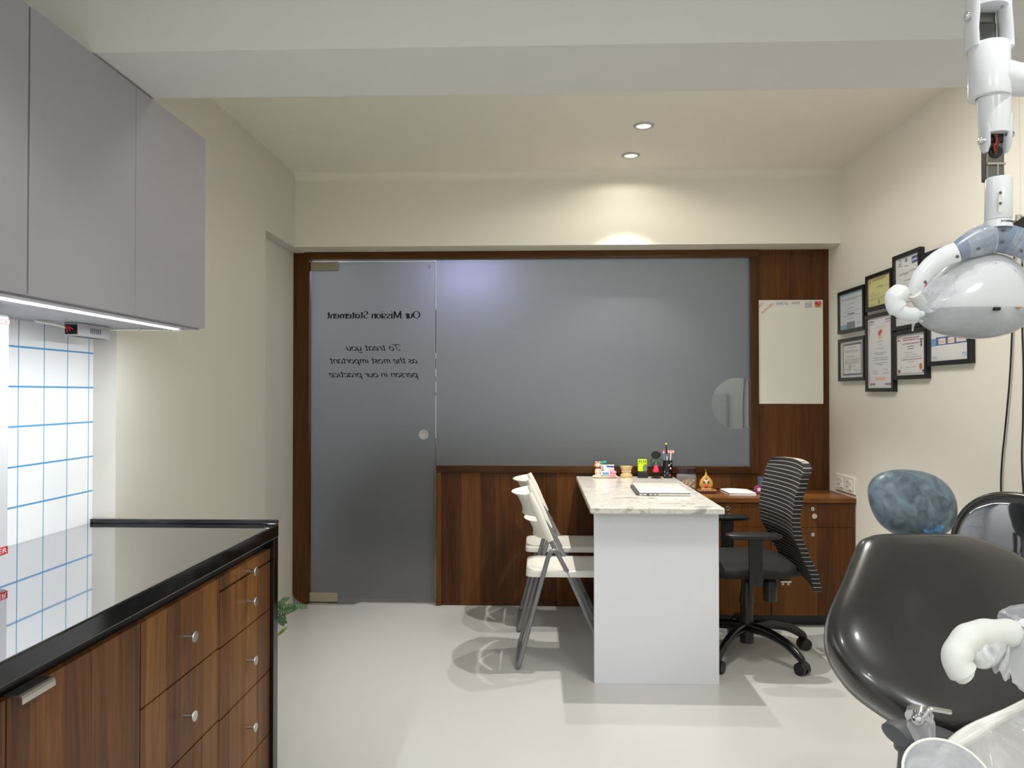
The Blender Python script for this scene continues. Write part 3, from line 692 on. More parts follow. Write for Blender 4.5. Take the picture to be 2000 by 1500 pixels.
# ------------------------------------------------------------------ low cabinet behind the desk chair
CY = 4.135
t = thing('low_cabinet', (1.23, 4.3, 0), 'low teak cabinet along the back wall behind the office chair', 'cabinet')
B().box(.79, XR - .002, CY - .01, YD - .022, .66, .685, .002).out('top', woodT, t)
B().box(.79, XR - .004, CY + .02, YD - .022, .063, .6595).out('carcass', woodV, t)
B().box(.80, XR - .006, CY + .05, YD - .03, .0, .0625).out('plinth', black, t)
for (x0, x1) in ((.792, 1.228), (1.231, 1.668)):
    xk = 1.449 if x0 > 1 else 1.003
    for z0, z1, nm in ((.531, .657, 'drawer'), (.064, .529, 'door')):
        fr = B().box(x0, x1, CY, CY + .018, z0, z1, .0008, 1).out(nm, woodV, t)
        zl = .628 if nm == 'drawer' else .492
        b = B(); b.lathe([(0, 0), (.0105, 0), (.0105, .003), (.008, .005), (.008, .0035), (0, .0035)], (xk, CY, zl), 24, axis=V((0, -1, 0))); lk = b.out('lock', chrome, fr, smooth=True)
        B().box(xk - .001, xk + .001, CY - .0062, CY - .0052, zl - .004, zl + .004).out('keyhole', black, lk)
        if nm == 'drawer': B().lathe([(0, 0), (.005, 0), (.005, .012), (.0135, .013), (.0135, .018), (0, .018)], (xk + .004, CY, .592), 24, axis=V((0, -1, 0))).out('knob', satin, fr, smooth=True)

# ------------------------------------------------------------------ folding chairs
def rail(y, off=0):
    return [V((-.041 + off, y, .77)), V((.046 + off, y, .585)), V((.125 + off, y, .437)), V((.318 + off, y, .012))]
def make_folding(y0, y1):
    ym = (y0 + y1) / 2
    t = thing('folding_chair', (.11, ym, 0), 'white folding chair nearer the camera, tucked under the desk', 'chair', 'white folding chairs at the desk')
    # long side tubes joined low down, carrying the backrest
    for y in (y0 + .012, y1 - .012):
        P = rail(y); b = B(); b.tube([P[0].lerp(P[1], .35), P[1], P[2], P[3]], .0105, 12, flat=.8)
        b.cyl(P[3] - V((0, 0, .012)), P[3] + V((0, 0, .012)), .013); b.out('front_leg', greym, t, smooth=True)
    B().tube([rail(y0 + .012)[3].lerp(rail(y0 + .012)[2], .25), rail(y1 - .012)[3].lerp(rail(y1 - .012)[2], .25)], .008, 10).out('crossbar', greym, t, smooth=True)
    # rear U-shaped leg
    for y, s in ((y0 - .012, 1), (y1 + .012, -1)):
        B().tube(smoothpath([(.085, y + .012 * s, .528), (.062, y, .533), (.045, y, .515), (.022, y, .44), (-.087, y, .035)], 6), .0105, 12).out('rear_leg', greym, t, smooth=True)
    B().tube(smoothpath([(-.083, y0 - .012, .05), (-.094, y0 - .008, .014), (-.096, y0 + .03, .0125), (-.096, ym, .0125), (-.096, y1 - .03, .0125), (-.094, y1 + .008, .014), (-.083, y1 + .012, .05)], 5), .0105, 12).out('floor_bar', greym, t, smooth=True)
    # seat
    b = B(); r = .035; x0, x1, ya, yb = -.060, .345, y0 + .004, y1 - .004; o = []
    for cx, cy, a0 in ((x1 - r, yb - r, 0), (x0 + r, yb - r, 90), (x0 + r, ya + r, 180), (x1 - r, ya + r, 270)):
        o += [(cx + r * math.cos(math.radians(a0 + k * 15)), cy + r * math.sin(math.radians(a0 + k * 15))) for k in range(7)]
    g = b.m; n = len(o); rings = []
    for zz, ins in ((.415, .004), (.412, 0), (.432, 0), (.4375, .002), (.440, .007)):
        cx, cy = (x0 + x1) / 2, ym
        rings.append([g.verts.new((cx + (p[0] - cx) * (1 - ins / .19), cy + (p[1] - cy) * (1 - ins / .18), zz - .012 * math.sin(math.pi * min(1, max(0, (p[0] - x0) / (x1 - x0)))) * 0)) for p in o])
    for A, C in zip(rings, rings[1:]):
        for k in range(n): g.faces.new((A[k], A[(k + 1) % n], C[(k + 1) % n], C[k]))
    g.faces.new(rings[0][::-1])
    c1 = [g.verts.new((cx + (p[0] - cx) * .8, cy + (p[1] - cy) * .8, .437)) for p in o]
    for k in range(n): g.faces.new((rings[-1][k], rings[-1][(k + 1) % n], c1[(k + 1) % n], c1[k]))
    g.faces.new(c1); b.out('seat', wplast, t, smooth=True)
    # backrest: curved shell with a long slot, rolled slat edges
    A0, A1 = V((-.048, 0, .785)), V((.052, 0, .575)); ax = (A1 - A0).normalized(); nx = V((-ax.z, 0, ax.x)) * -1
    if nx.x > 0: nx = -nx
    def bp(u, v, d=0):
        s = 1 - (2 * u - 1) ** 4
        bulge = .056 * (1 - abs(2 * u - 1) ** 2.2)
        p = A0 + (A1 - A0) * v
        edge = .020 * math.sin(math.pi * min(1, v * 1.2)) * 0
        top = -.012 * (1 - abs(2 * u - 1)) ** 1.0 * (1 - v)
        return V((p.x, y0 - .004 + (y1 - y0 + .008) * u, p.z)) + nx * (bulge + edge + d) - ax * (.030 * (1 - abs(2 * u - 1) ** 2.2))
    b = B()
    def slat(v0, v1, lip0, lip1):
        N = 22; K = 8; fr = []; 
        for side in (0, 1):
            rows = []
            for k in range(K + 1):
                q = k / K; v = v0 + (v1 - v0) * q
                lip = lip0 * max(0, 1 - q * 3) ** 2 + lip1 * max(0, 1 - (1 - q) * 3) ** 2
                rows.append([b.m.verts.new(bp(i / N, v, (lip) * (1 - abs(2 * i / N - 1) ** 4) + (.004 if side else 0))) for i in range(N + 1)])
            fr.append(rows)
        F, Bk = fr
        for rows in fr:
            for k in range(K):
                for i in range(N): b.m.faces.new((rows[k][i], rows[k][i + 1], rows[k + 1][i + 1], rows[k + 1][i]))
        for k in range(K):
            for i in (0, N): b.m.faces.new((F[k][i], F[k + 1][i], Bk[k + 1][i], Bk[k][i]))
        for k in (0, K):
            for i in range(N): b.m.faces.new((F[k][i], F[k][i + 1], Bk[k][i + 1], Bk[k][i]))
    slat(0.0, .47, .018, .014); slat(.58, .95, .016, .012)
    for y in (y0 + .004, y1 - .004):
        b.tube([A0 + V((.004, y, .004)), A0.lerp(A1, .3) + V((.004, y, 0)), A0.lerp(A1, .7) + V((0, y, 0)), A1 + V((0, y, 0))], [.012, .0175, .0175, .0145], 14)
    b.out('backrest', wplast, t, smooth=True)
    return t
fc = make_folding(3.47, 3.81)
dup(fc, (-.012, .545, 0), 'white folding chair nearer the panelling, behind the other folding chair')

# ------------------------------------------------------------------ office chair
HX, HY = .985, 3.70
t = thing('office_chair', (HX, HY, 0), 'black swivel office chair with striped backrest at the desk', 'chair')
for k in range(5):
    a = math.radians(-56 + 72 * k); d = V((math.cos(a), math.sin(a), 0)); L_ = .31; h0 = V((HX, HY, 0))
    P = smoothpath([h0 + d * .02 + V((0, 0, .135)), h0 + d * .12 + V((0, 0, .135)), h0 + d * .22 + V((0, 0, .115)), h0 + d * (L_ - .015) + V((0, 0, .075)), h0 + d * L_ + V((0, 0, .058))], 4)
    lg = B().tube(P, [.026 - .010 * i / len(P) for i in range(len(P))], 12, flat=.8).out('base_leg', M('gloss_black', (14, 14, 15), .15, vary=.1), t, smooth=True)
    c = h0 + d * L_; sd = V((-d.y, d.x, 0))
    b = B(); b.cyl(c + sd * -.006 + V((0, 0, .0275)), c + sd * -.024 + V((0, 0, .0275)), .0272); b.cyl(c + sd * .006 + V((0, 0, .0275)), c + sd * .024 + V((0, 0, .0275)), .0272)
    b.tube([c + V((0, 0, .066)), c + V((0, 0, .03))], [.014, .012], 12); b.ball(c + V((0, 0, .036)), .027, (1, 1, .8)); b.out('caster', blackp, lg, smooth=True)
B().tube([(HX, HY, .06), (HX, HY, .16)], .032, 24).out('hub', blackp, t, smooth=True)
b = B(); b.lathe([(.030, .16), (.030, .25), (.036, .25), (.024, .33), (.024, .40)], (HX, HY, 0), 24); b.out('gas_column', blackp, t, smooth=True)
B().box(HX - .13, HX + .12, HY - .09, HY + .09, .375, .398, .006).out('tilt_mechanism', blackp, t)
B().lathe([(0, 0), (.030, 0), (.033, .08), (.022, .10), (0, .10)], (HX + .075, HY - .12, .288), 20).out('tension_knob', blackp, t, smooth=True)
B().box(HX + .12, HX + .17, HY - .13, HY - .10, .372, .382, .002).box(HX + .125, HX + .135, HY - .131, HY - .125, .362, .372).box(HX + .15, HX + .16, HY - .131, HY - .125, .362, .372).out('bracket', satin, t)
# seat cushion
pts = []
for k in range(40):
    a = 2 * math.pi * k / 40; ca, sa = math.cos(a), math.sin(a); e = .55
    pts.append((HX - .035 + .235 * math.copysign(abs(ca) ** e, ca), HY + .245 * math.copysign(abs(sa) ** e, sa), .432))
B().pillow(pts, (0, 0, 1), .045, .034, 3.2, 8).out('seat', blackm, t, smooth=True)
# backrest with striped cover: a bowed sheet hanging over a frame
def backpt(u, v, o=0.0):
    # u 0 far side .. 1 near side ; v 0 bottom .. 1 top
    prof = smoothprof(v); w_ = .215 - .015 * (1 - v) - .05 * max(0, (v - .93) / .07) ** 2
    y = HY - .03 + (0.5 - u) * 2 * w_ * (1 - .10 * (1 - v)) 
    curve = .05 * (abs(2 * u - 1) ** 2.2) * (1 if v < .75 else 1 - (v - .75))
    rot = (u - .5) * .035
    z = .352 + v * .583 - .010 * (2 * u - 1) ** 2 * (v > .9) + .05 * (1 - u) * (1 - v) ** 2
    return V((prof - curve * .55 + rot + o, y, z))
PR = [(0, 1.235), (.12, 1.222), (.28, 1.178), (.42, 1.145), (.55, 1.135), (.7, 1.145), (.85, 1.165), (1.0, 1.185)]
def smoothprof(v):
    for (a, xa), (b_, xb) in zip(PR, PR[1:]):
        if v <= b_ + 1e-9:
            q = (v - a) / (b_ - a); q = q * q * (3 - 2 * q) * .5 + q * .5; return xa + (xb - xa) * q
    return PR[-1][1]
b = B(); uvl = b.m.loops.layers.uv.verify(); NU, NV = 24, 40; sh = []
for o_ in (0.0, .038):
    sh.append([[b.m.verts.new(backpt(min(max(i / NU, .0), 1), j / NV, o_) - V((0, 0, .012 * (max(0, j - NV + 2) / 2) if False else 0))) for i in range(NU + 1)] for j in range(NV + 1)])
def qf(vs, uvs):
    f = b.m.faces.new(vs)
    for lp, q in zip(f.loops, uvs): lp[uvl].uv = q
for k, g in enumerate(sh):
    for j in range(NV):
        for i in range(NU): qf((g[j][i], g[j][i + 1], g[j + 1][i + 1], g[j + 1][i]), ((i / NU, j / NV), ((i + 1) / NU, j / NV), ((i + 1) / NU, (j + 1) / NV), (i / NU, (j + 1) / NV)))
F, K_ = sh
for j in range(NV):
    for i in (0, NU): qf((F[j][i], F[j + 1][i], K_[j + 1][i], K_[j][i]), ((0, j / NV), (0, (j + 1) / NV), (0, (j + 1) / NV), (0, j / NV)))
for j in (0, NV):
    for i in range(NU): qf((F[j][i], F[j][i + 1], K_[j][i + 1], K_[j][i]), ((0, j / NV),) * 4)
bk = b.out('backrest', stripes, t, smooth=True, label='black backrest cover with thin white stripes')
md = bk.modifiers.new('bev', 'BEVEL'); md.width = .012; md.segments = 3; md.limit_method = 'ANGLE'
B().tube(smoothpath([(HX + .10, HY, .388), (HX + .22, HY - .01, .385), (HX + .262, HY - .02, .42), (HX + .232, HY - .03, .56)], 6), .014, 10).out('back_stem', blackp, t, smooth=True)
for y, s in ((HY - .265, -1), (HY + .245, 1)):
    ar = B().box(.925, .985, y - .012, y + .012, .392, .600, .005).out('armrest_post', blackp, t)
    B().box(.93, .98, min(y, y - s * .09), max(y, y - s * .09), .386, .397, .002).out('bracket', blackp, ar)
    b = B(); pts = []
    for k in range(32):
        a = 2 * math.pi * k / 32; ca, sa = math.cos(a), math.sin(a); pts.append((.945 + .125 * math.copysign(abs(ca) ** .5, ca), y + .04 * math.copysign(abs(sa) ** .6, sa), .611))
    b.pillow(pts, (0, 0, 1), .014, .016, 3, 6).out('armrest_pad', blackp, ar, smooth=True)
# ================================================================== small things on the desk
DT = 0.7602
# card holder with a little animal figure
t = thing('card_holder', (.375, 4.40, DT), 'white card holder with small animal figure at the far left of the desk', 'card holder')
b = B(); pts = [(.375 + .072 * math.copysign(abs(math.cos(q)) ** .6, math.cos(q)), 4.40 + .035 * math.copysign(abs(math.sin(q)) ** .6, math.sin(q)), DT + .006) for q in [2 * math.pi * k / 28 for k in range(28)]]
b.pillow(pts, (0, 0, 1), .012, .006, 3, 5); b.out('base', cream, t, smooth=True)
b = B(); fx, fy = .334, 4.40
b.lathe([(0, .012), (.014, .014), (.018, .03), (.016, .045), (.009, .056), (0, .058)], (fx, fy, DT), 20); fg = b.out('figure_body', cream, t, smooth=True)
b = B(); b.ball((fx, fy, DT + .072), .0165, (1, .9, .9)); b.ball((fx - .011, fy, DT + .087), .005); b.ball((fx + .011, fy, DT + .087), .005); b.ball((fx, fy - .014, DT + .068), .006, (1.2, .8, .8)); b.out('figure_head', cream, fg, smooth=True)
b = B(); b.ball((fx, fy + .004, DT + .084), .015, (1.1, 1, .5)); b.ball((fx - .016, fy + .004, DT + .068), .006, (.7, 1, 1.6)); b.ball((fx + .016, fy + .004, DT + .068), .006, (.7, 1, 1.6)); b.out('figure_cap', orange, fg, smooth=True)
B().tube([(fx + .013 * math.cos(q), fy + .012 * math.sin(q), DT + .057) for q in [math.pi * k / 6 for k in range(12)]], .0022, 6, closed=True).out('collar', red, fg)
b = B(); b.ball((fx + .022, fy + .012, DT + .083), .008, (1, .6, 1.1)); b.ball((fx + .040, fy + .012, DT + .087), .009, (1.3, .6, .8)); b.ball((fx + .031, fy + .012, DT + .081), .005); b.out('bow', teal, fg, smooth=True)
b = B(); b.box(fx + .016, fx + .092, 4.388, 4.392, DT + .012, DT + .075); cd = b.out('business_card', paper, t)
b = B(); b.prism([(fx + .044, 4.3872, DT + .070), (fx + .092, 4.3872, DT + .068), (fx + .092, 4.3872, DT + .059), (fx + .052, 4.3872, DT + .061)], (0, .0006, 0)); b.out('card_band', blue, cd)
b = B(); b.tube([(fx + .024 + .006 * math.cos(q), 4.3875, DT + .060 + .007 * math.sin(q)) for q in [2 * math.pi * k / 12 for k in range(12)]], .0014, 5, closed=True); [b.box(fx + .02, fx + .034, 4.387, 4.3876, DT + .046 - k * .004, DT + .048 - k * .004) for k in range(2)]; b.out('card_print', ink, cd)
b = B(); b.box(fx + .016, fx + .066, 4.362, 4.372, DT + .016, DT + .040, .003); c2 = b.out('toothpaste_box', paper, t)
b = B(); b.box(fx + .024, fx + .060, 4.3612, 4.3618, DT + .022, DT + .034); b.out('box_label', skyb, c2)
b = B(); b.box(fx + .062, fx + .100, 4.360, 4.385, DT + .012, DT + .028, .005); b.box(fx + .064, fx + .092, 4.360, 4.380, DT + .028, DT + .050, .008); b.ball((fx + .088, 4.368, DT + .034), .012, (1.2, 1, .8)); b.out('gum_model', pink, t, smooth=True)
# dental jaw model
t = thing('jaw_model', (.497, 4.41, DT), 'amber see-through dental jaw model between card holder and lime box', 'dental model')
b = B()
prof = [(0, 0), (.034, 0), (.036, .008), (.033, .018), (.026, .026), (.024, .034), (.028, .044), (.035, .054), (.036, .064), (.030, .067), (0, .067)]
b.lathe(prof, (.497, 4.41, DT), 28, sy=.8)
b.out('jaw_block', amber, t, smooth=True)
b = B()
for j, (z, s) in enumerate(((.036, 1), (.046, -1))):
    for k in range(9):
        q = math.pi + math.pi * (k + .5) / 9; b.box(.497 + .026 * math.cos(q) - .0025, .497 + .026 * math.cos(q) + .0025, 4.41 + .021 * math.sin(q) - .002, 4.41 + .021 * math.sin(q) + .002, DT + z - .004, DT + z + .004, .001, 1)
b.out('teeth', cream, t)
# lime and black box
t = thing('desk_box', (.589, 4.40, DT), 'lime green upright box on a black stand on the desk', 'desk box')
B().box(.560, .618, 4.385, 4.415, DT, DT + .034, .003).out('stand', blackp, t)
bd = B().box(.560, .614, 4.387, 4.413, DT + .0345, DT + .106, .009, 4).out('body', lime, t, smooth=True)
b = B(); b.lathe([(0, 0), (.018, 0), (.018, .0012), (0, .0012)], (.602, 4.3868, DT + .056), 24, axis=V((0, -1, 0)), sx=.7, sy=1.2); dd = b.out('dark_dial', darkgrey, bd)
b = B(); [b.box(.596 + k * .005, .598 + k * .005, 4.3848, 4.3855, DT + .040, DT + .072) for k in range(3)]; b.out('ribs', satin, dd)
b = B(); b.box(.563, .611, 4.3864, 4.3869, DT + .0865, DT + .0875)
for x0, s in ((.566, 1), (.576, -1), (.590, 1), (.600, 1)): b.prism([(x0, 4.3864, DT + .090), (x0 + .004, 4.3864, DT + .090), (x0 + .007, 4.3864, DT + .101), (x0 + .002, 4.3864, DT + .101)], (0, .0005, 0))
b.out('printed_marks', ink, bd)
# wire figure
t = thing('wire_figure', (.665, 4.40, DT), 'wire doll figure with round black head and pink skirt on the desk', 'figurine')
B().lathe([(0, 0), (.030, 0), (.030, .003), (0, .003)], (.665, 4.40, DT), 28).out('base', black, t)
for x in (.652, .682): B().tube([(x + (.004 if x < .66 else -.006), 4.40, DT + .055), (x + .001, 4.40, DT + .02), (x - .001, 4.40, DT + .003)], .002, 8).out('leg', black, t)
b = B(); b.lathe([(.006, .062), (.012, .055), (.019, .030), (.015, .024), (0, .024)], (.664, 4.40, DT + .008), 10); b.out('skirt', hotpink, t)
b = B(); b.lathe([(.003, .070), (.006, .078), (.013, .100), (.011, .108), (0, .110)], (.664, 4.40, DT + .002), 16, sy=.6); b.out('torso', green, t, smooth=True)
for s in (-1, 1):
    B().tube(smoothpath([(.664, 4.394, DT + .108), (.664 + s * .024, 4.394, DT + .108), (.664 + s * .028, 4.394, DT + .090), (.664 + s * .022, 4.394, DT + .072), (.664 + s * .012, 4.394, DT + .084), (.664 - s * .004, 4.394, DT + .112)], 5), .002, 8).out('arm', black, t)
b = B(); hz = DT + .130; 
b.lathe([(0, -.004), (.026, -.004), (.028, 0), (.026, .004), (0, .004)], (.664, 4.40, hz), 28, axis=V((0, -1, 0)), sx=1, sy=.76); hd = b.out('head', black, t, smooth=True)
b = B()
for k in range(18): q = k * 2.399; r = .004 + .0011 * k; b.ball((.664 + r * math.cos(q), 4.3955, hz + r * .76 * math.sin(q)), .0013, n=6)
b.out('perforations', darkgrey, hd)
B().ball((.664, 4.40, hz + .024), .003, n=8).out('tip', satin, hd)
# pen cup
cx, cy = .730, 4.40
t = thing('pen_cup', (cx, cy, DT), 'black perforated pen cup at the far right corner of the desk', 'pen cup')
b = B(); b.lathe([(0, 0), (.0255, 0), (.0265, .003), (.0265, .10), (.0255, .10), (.0250, .006), (0, .006)], (cx, cy, DT), 28); b.out('cup', black, t, smooth=True)
for k, (x, z, mt) in enumerate(((-.020, .036, skyb), (-.019, .016, skyb), (.008, .018, redink), (.012, .056, paper), (-.006, .030, darkgrey), (.004, .075, lgrey), (.014, .085, satin))):
    B().ball((cx + x, cy - math.sqrt(.0266 ** 2 - x * x) - .0002, DT + z), .006, (.8 if abs(x) < .015 else .5, .12, 1), 10).out('coloured_dot', mt, t)
def penobj(label, dx, dy, tx, tz, mat, topper=None):
    p0 = V((cx + dx * .6, cy + dy * .6, DT + .008)); p1 = V((cx + tx, cy + dy * 1.2, DT + tz))
    t = thing('pen', p0, label, 'pen', 'pens in the desk cup')
    B().tube([p0, p0.lerp(p1, .04), p1], [.001, .0034, .0034], 10).out('barrel', mat, t, smooth=True)
    if topper: topper(t, p1)
def bunny(t, p):
    b = B(); b.ball(p + V((0, 0, .004)), .007, (1, .8, 1)); hd = b.out('topper', cream, t, smooth=True)
    for s in (-1, 1): B().ball(p + V((s * .0125, 0, .008)), .008, (.85, .35, 1.2)).out('butterfly_wing', pink, hd, smooth=True)
    B().ball(p + V((0, -.002, .014)), .004, n=8).out('crest', yellow, hd)
def santa(t, p):
    b = B(); b.ball(p, .007, (1, .8, 1.3)); hd = b.out('topper', paper, t, smooth=True)
    B().lathe([(0, .017), (.004, .012), (.0085, .004), (0, .003)], p, 12).out('red_cap', red, hd, smooth=True)
def bee(t, p):
    B().ball(p + V((0, 0, .003)), .007, (1, 1, .85)).out('topper', yellow, t, smooth=True)
    B().ball(p - V((0, 0, .003)), .0055, (1, 1, .6)).out('topper_base', black, t, smooth=True)
penobj('tall dark pen with yellow ball top in the cup', 0.0, .010, -.006, .188, black, bee)
penobj('pen with pink butterfly top in the cup', .014, -.004, .018, .140, paper, bunny)
penobj('pen with red capped white top in the cup', -.014, 0.0, -.022, .147, skyb, santa)
penobj('white pen with small red tip in the cup', -.002, -.010, -.006, .128, paper, lambda t, p: B().ball(p + V((0, 0, .003)), .0055).out('tip', red, t, smooth=True))
penobj('clear silvery pen leaning at the right of the cup', .016, .008, .030, .122, satin)
# laptop
t = thing('laptop', (.59, 3.80, DT), 'closed silver laptop on the marble desk top', 'laptop')
rotm = Matrix.Translation((.592, 3.80, 0)) @ Matrix.Rotation(math.radians(-1.5), 4, 'Z')
lapm = M('laptop_silver', (222, 221, 219), .4, .1, vary=.02, vscale=20)
b = B().box(-.118, .118, -.18, .18, DT + .0015, DT + .0105, .003); b.xf(rotm); bs = b.out('base', lapm, t, smooth=True)
b = B().box(-.118, .118, -.18, .18, DT + .0125, DT + .0195, .003); b.xf(rotm); ld = b.out('lid', lapm, t, smooth=True)
b = B().box(-.1165, .1165, -.178, .178, DT + .0106, DT + .0124); b.xf(rotm); b.out('gap_seal', black, t)
b = B(); b.box(-.130, -.1185, -.165, .165, DT + .003, DT + .0115, .003); b.xf(rotm); b.out('hinge_bar', darkgrey, t, smooth=True)
b = B(); b.box(-.110, .05, .1805, .188, DT + .006, DT + .0155, .002); b.xf(rotm); b.out('rear_edge', darkgrey, t, smooth=True)
b = B()
for x, w_, h_ in ((-.102, .004, .004), (-.078, .013, .005), (-.055, .010, .0035), (-.035, .010, .0035)): b.box(x - w_ / 2, x + w_ / 2, -.1808, -.1795, DT + .006 - h_ / 2, DT + .006 + h_ / 2)
b.xf(rotm); b.out('ports', black, bs)
b = B(); b.tube([(.012 * math.cos(q), .016 * math.sin(q), DT + .0197) for q in [2 * math.pi * k / 20 for k in range(20)]], .0007, 5, closed=True); b.box(-.006, .006, -.004, .004, DT + .0196, DT + .0199); b.xf(rotm); b.out('lid_emblem', lgrey, ld)
for x in (-.1, .1):
    for y in (-.16, .16):
        b = B(); b.cyl((x, y, DT), (x, y, DT + .0018), .006, n=12); b.xf(rotm); b.out('foot', black, bs)

# ------------------------------------------------------------------ on the low cabinet
LT = .6855
jx, jy = .822, 4.33
t = thing('snack_jar', (jx, jy, LT), 'glass jar of nuts with dark lid on the low cabinet beside the desk', 'jar')
b = B(); b.lathe([(0, .0), (.052, 0), (.056, .006), (.056, .098), (.048, .108), (.048, .118), (.0455, .118), (.0455, .107), (.053, .097), (.053, .008), (.049, .004), (0, .004)], (jx, jy, LT), 36); b.out('jar_body', thin, t, smooth=True)
b = B(); b.lathe([(0, .146), (.006, .146), (.008, .141), (.048, .139), (.052, .136), (.052, .112), (.049, .111), (.049, .1185), (0, .1185)], (jx, jy, LT), 36); b.out('lid', M('dark_lid', (42, 26, 26), .3, vary=.05), t, smooth=True)
b = B(); rn = random.Random(3); 
for k in range(150):
    r = .046 * math.sqrt(rn.random()); q = rn.random() * 6.28; z = .009 + .064 * rn.random()
    b.ball((jx + r * math.cos(q), jy + r * math.sin(q), LT + z), .0065, (1 + rn.random() * .5, .8 + rn.random() * .3, .7), 7)
nu = b.out('nuts', M('nut_shells', (206, 168, 112), .5, vary=.3, vscale=70), t, smooth=True); nu['kind'] = 'stuff'
# leaf ornament
lx_, ly_ = .931, 4.33
t = thing('leaf_ornament', (lx_, ly_, LT), 'golden leaf shaped ornament on patterned square base', 'ornament')
b = B().box(lx_ - .049, lx_ + .049, ly_ - .042, ly_ + .042, LT, LT + .014, .003); bb = b.out('base', M('dark_red_wood', (74, 34, 26), .4, vary=.1), t)
b = B()
for k in range(13):
    for y in (-.036, .036): b.ball((lx_ - .045 + k * .0075, ly_ + y, LT + .016), .0038, n=8)
for k in range(9):
    for x in (-.047, .047): b.ball((lx_ + x, ly_ - .030 + k * .0075, LT + .016), .0038, n=8)
b.out('bead_border', M('gold_beads', (216, 150, 96), .3, .4, vary=.2, vscale=90), bb, smooth=True)
B().box(lx_ - .030, lx_ + .030, ly_ - .014, ly_ + .014, LT + .0145, LT + .026, .003).out('plinth', tan, bb)
out_ = [(0, .118), (.008, .098), (.022, .084), (.034, .064), (.037, .046), (.032, .032), (.018, .026), (0, .025), (-.018, .026), (-.032, .032), (-.037, .046), (-.034, .064), (-.022, .084), (-.008, .098)]
P = smoothpath([(lx_ + x, ly_, LT + z) for x, z in out_], 3, closed=True)
b = B(); b.pillow(P, (0, -1, 0), .005, .003, 2.4, 5); b.tube([(lx_, ly_, LT + .114), (lx_ - .002, ly_, LT + .132)], .0014, 6); lf = b.out('leaf', M('gold_leaf', (222, 170, 84), .38, .3, vary=.1, vscale=60), t, smooth=True)
b = B(); b.ball((lx_, ly_ - .006, LT + .062), .010, (1, .5, 1.2), 12); [b.ball((lx_ + s * .011, ly_ - .0055, LT + .070), .005, (1, .4, 1.4), 10) for s in (-1, 1)]; b.ball((lx_, ly_ - .009, LT + .050), .004, (.8, .6, 1.6), 8); b.out('relief_face', cream, lf, smooth=True)
b = B(); b.ball((lx_, ly_ - .006, LT + .036), .010, (1.1, .5, .8), 12); b.out('red_relief', redink, lf, smooth=True)
b = B(); [b.ball((lx_ + s * .012, ly_ - .0055, LT + .060), .0045, (1, .5, 1.6), 8) for s in (-1, 1)]; b.ball((lx_, ly_ - .0075, LT + .076), .004, (1.6, .5, .7), 8); b.out('dark_relief', ink, lf, smooth=True)
# paper pad
t = thing('paper_pad', (1.09, 4.33, LT), 'stack of white paper on the low cabinet left of the office chair', 'paper stack')
b = B(); rn = random.Random(5)
for k in range(7):
    dx = rn.uniform(-.0015, .0015); b.prism([(1.025 + dx, 4.40, LT + .001 + k * .002), (1.175 + dx, 4.385, LT + .001 + k * .002), (1.17 + dx, 4.195, LT + .001 + k * .002), (1.03 + dx, 4.205, LT + .001 + k * .002)], (0, 0, .0018))
b.out('sheets', paper, t)
b = B(); b.grid(lambda u, v: (1.026 + .148 * u, 4.202 + .19 * v, LT + .0158 + .003 * math.sin(u * 4) * v * v), 8, 6); b.out('top_sheet', paper, t, recalc=False, solid=.0004)
# mug and tape behind the chair
t = thing('pen_mug', (1.268, 4.38, LT), 'slate blue mug half hidden behind the office chair back', 'mug')
bl = M('slate_blue_ceramic', (78, 96, 118), .35, vary=.05)
b = B(); b.lathe([(0, 0), (.034, 0), (.036, .004), (.038, .085), (.035, .085), (.033, .006), (0, .006)], (1.268, 4.38, LT), 28); b.out('body', bl, t, smooth=True)
B().tube(smoothpath([(1.302, 4.38, LT + .07), (1.325, 4.38, LT + .065), (1.325, 4.38, LT + .03), (1.302, 4.38, LT + .022)]), .0045, 8).out('handle', bl, t, smooth=True)
t = thing('tape_dispenser', (1.222, 4.30, LT), 'pink and black tape dispenser beside the blue mug', 'tape dispenser')
b = B(); b.lathe([(.010, -.011), (.022, -.011), (.022, .011), (.010, .011), (.010, -.011)], (1.212, 4.30, LT + .024), 24, axis=V((0, 1, 0))); b.out('tape_roll', M('magenta_plastic', (160, 50, 110), .4, vary=.05), t, smooth=True)
b = B(); b.prism([(1.185, 4.287, LT), (1.245, 4.287, LT), (1.245, 4.287, LT + .014), (1.23, 4.287, LT + .012), (1.212, 4.287, LT + .0015), (1.19, 4.287, LT + .010)], (0, .026, 0)); b.out('holder', blackp, t)
B().cyl((1.212, 4.286, LT + .024), (1.212, 4.314, LT + .024), .0095, n=16).out('core', paper, t)

# ------------------------------------------------------------------ whiteboard and magnet
WY = YD - .0202
t = thing('whiteboard', (1.453, WY - .003, 1.18), 'blank white board on teak panelling with handwriting along the top', 'whiteboard')
B().box(1.268, 1.6385, WY - .006, WY, 1.180, 1.781, .001, 1).out('board', M('board_white', (226, 224, 214), .35, vary=.01), t)
def wb(p, rot, s=1):
    c, q = math.cos(rot), math.sin(rot)
    return lambda u, v: (p.x + u * c - v * q, WY - .0066, p.z + u * q + v * c)
def wq(x, y): return at(x, y, WY - .006)
H = lambda x, y: wq(1460 + x / 6, 560 + y / 6)
text_obj('date_writing', pen('9/03/22', .052, .0100, .0019, .6), wb(H(118, 268), .72), redink, t)
text_obj('day_writing', pen('Wednesday', .088, .0105, .0020, .6, .1), wb(H(172, 322), .72), redink, t)
text_obj('name_writing', pen('DENTAL', .070, .0110, .0019, .6), wb(H(338, 216), .03), blue, t)
text_obj('name_writing', pen('HOUSE', .048, .0082, .0018, .6), wb(H(520, 204), .03), blue, t)
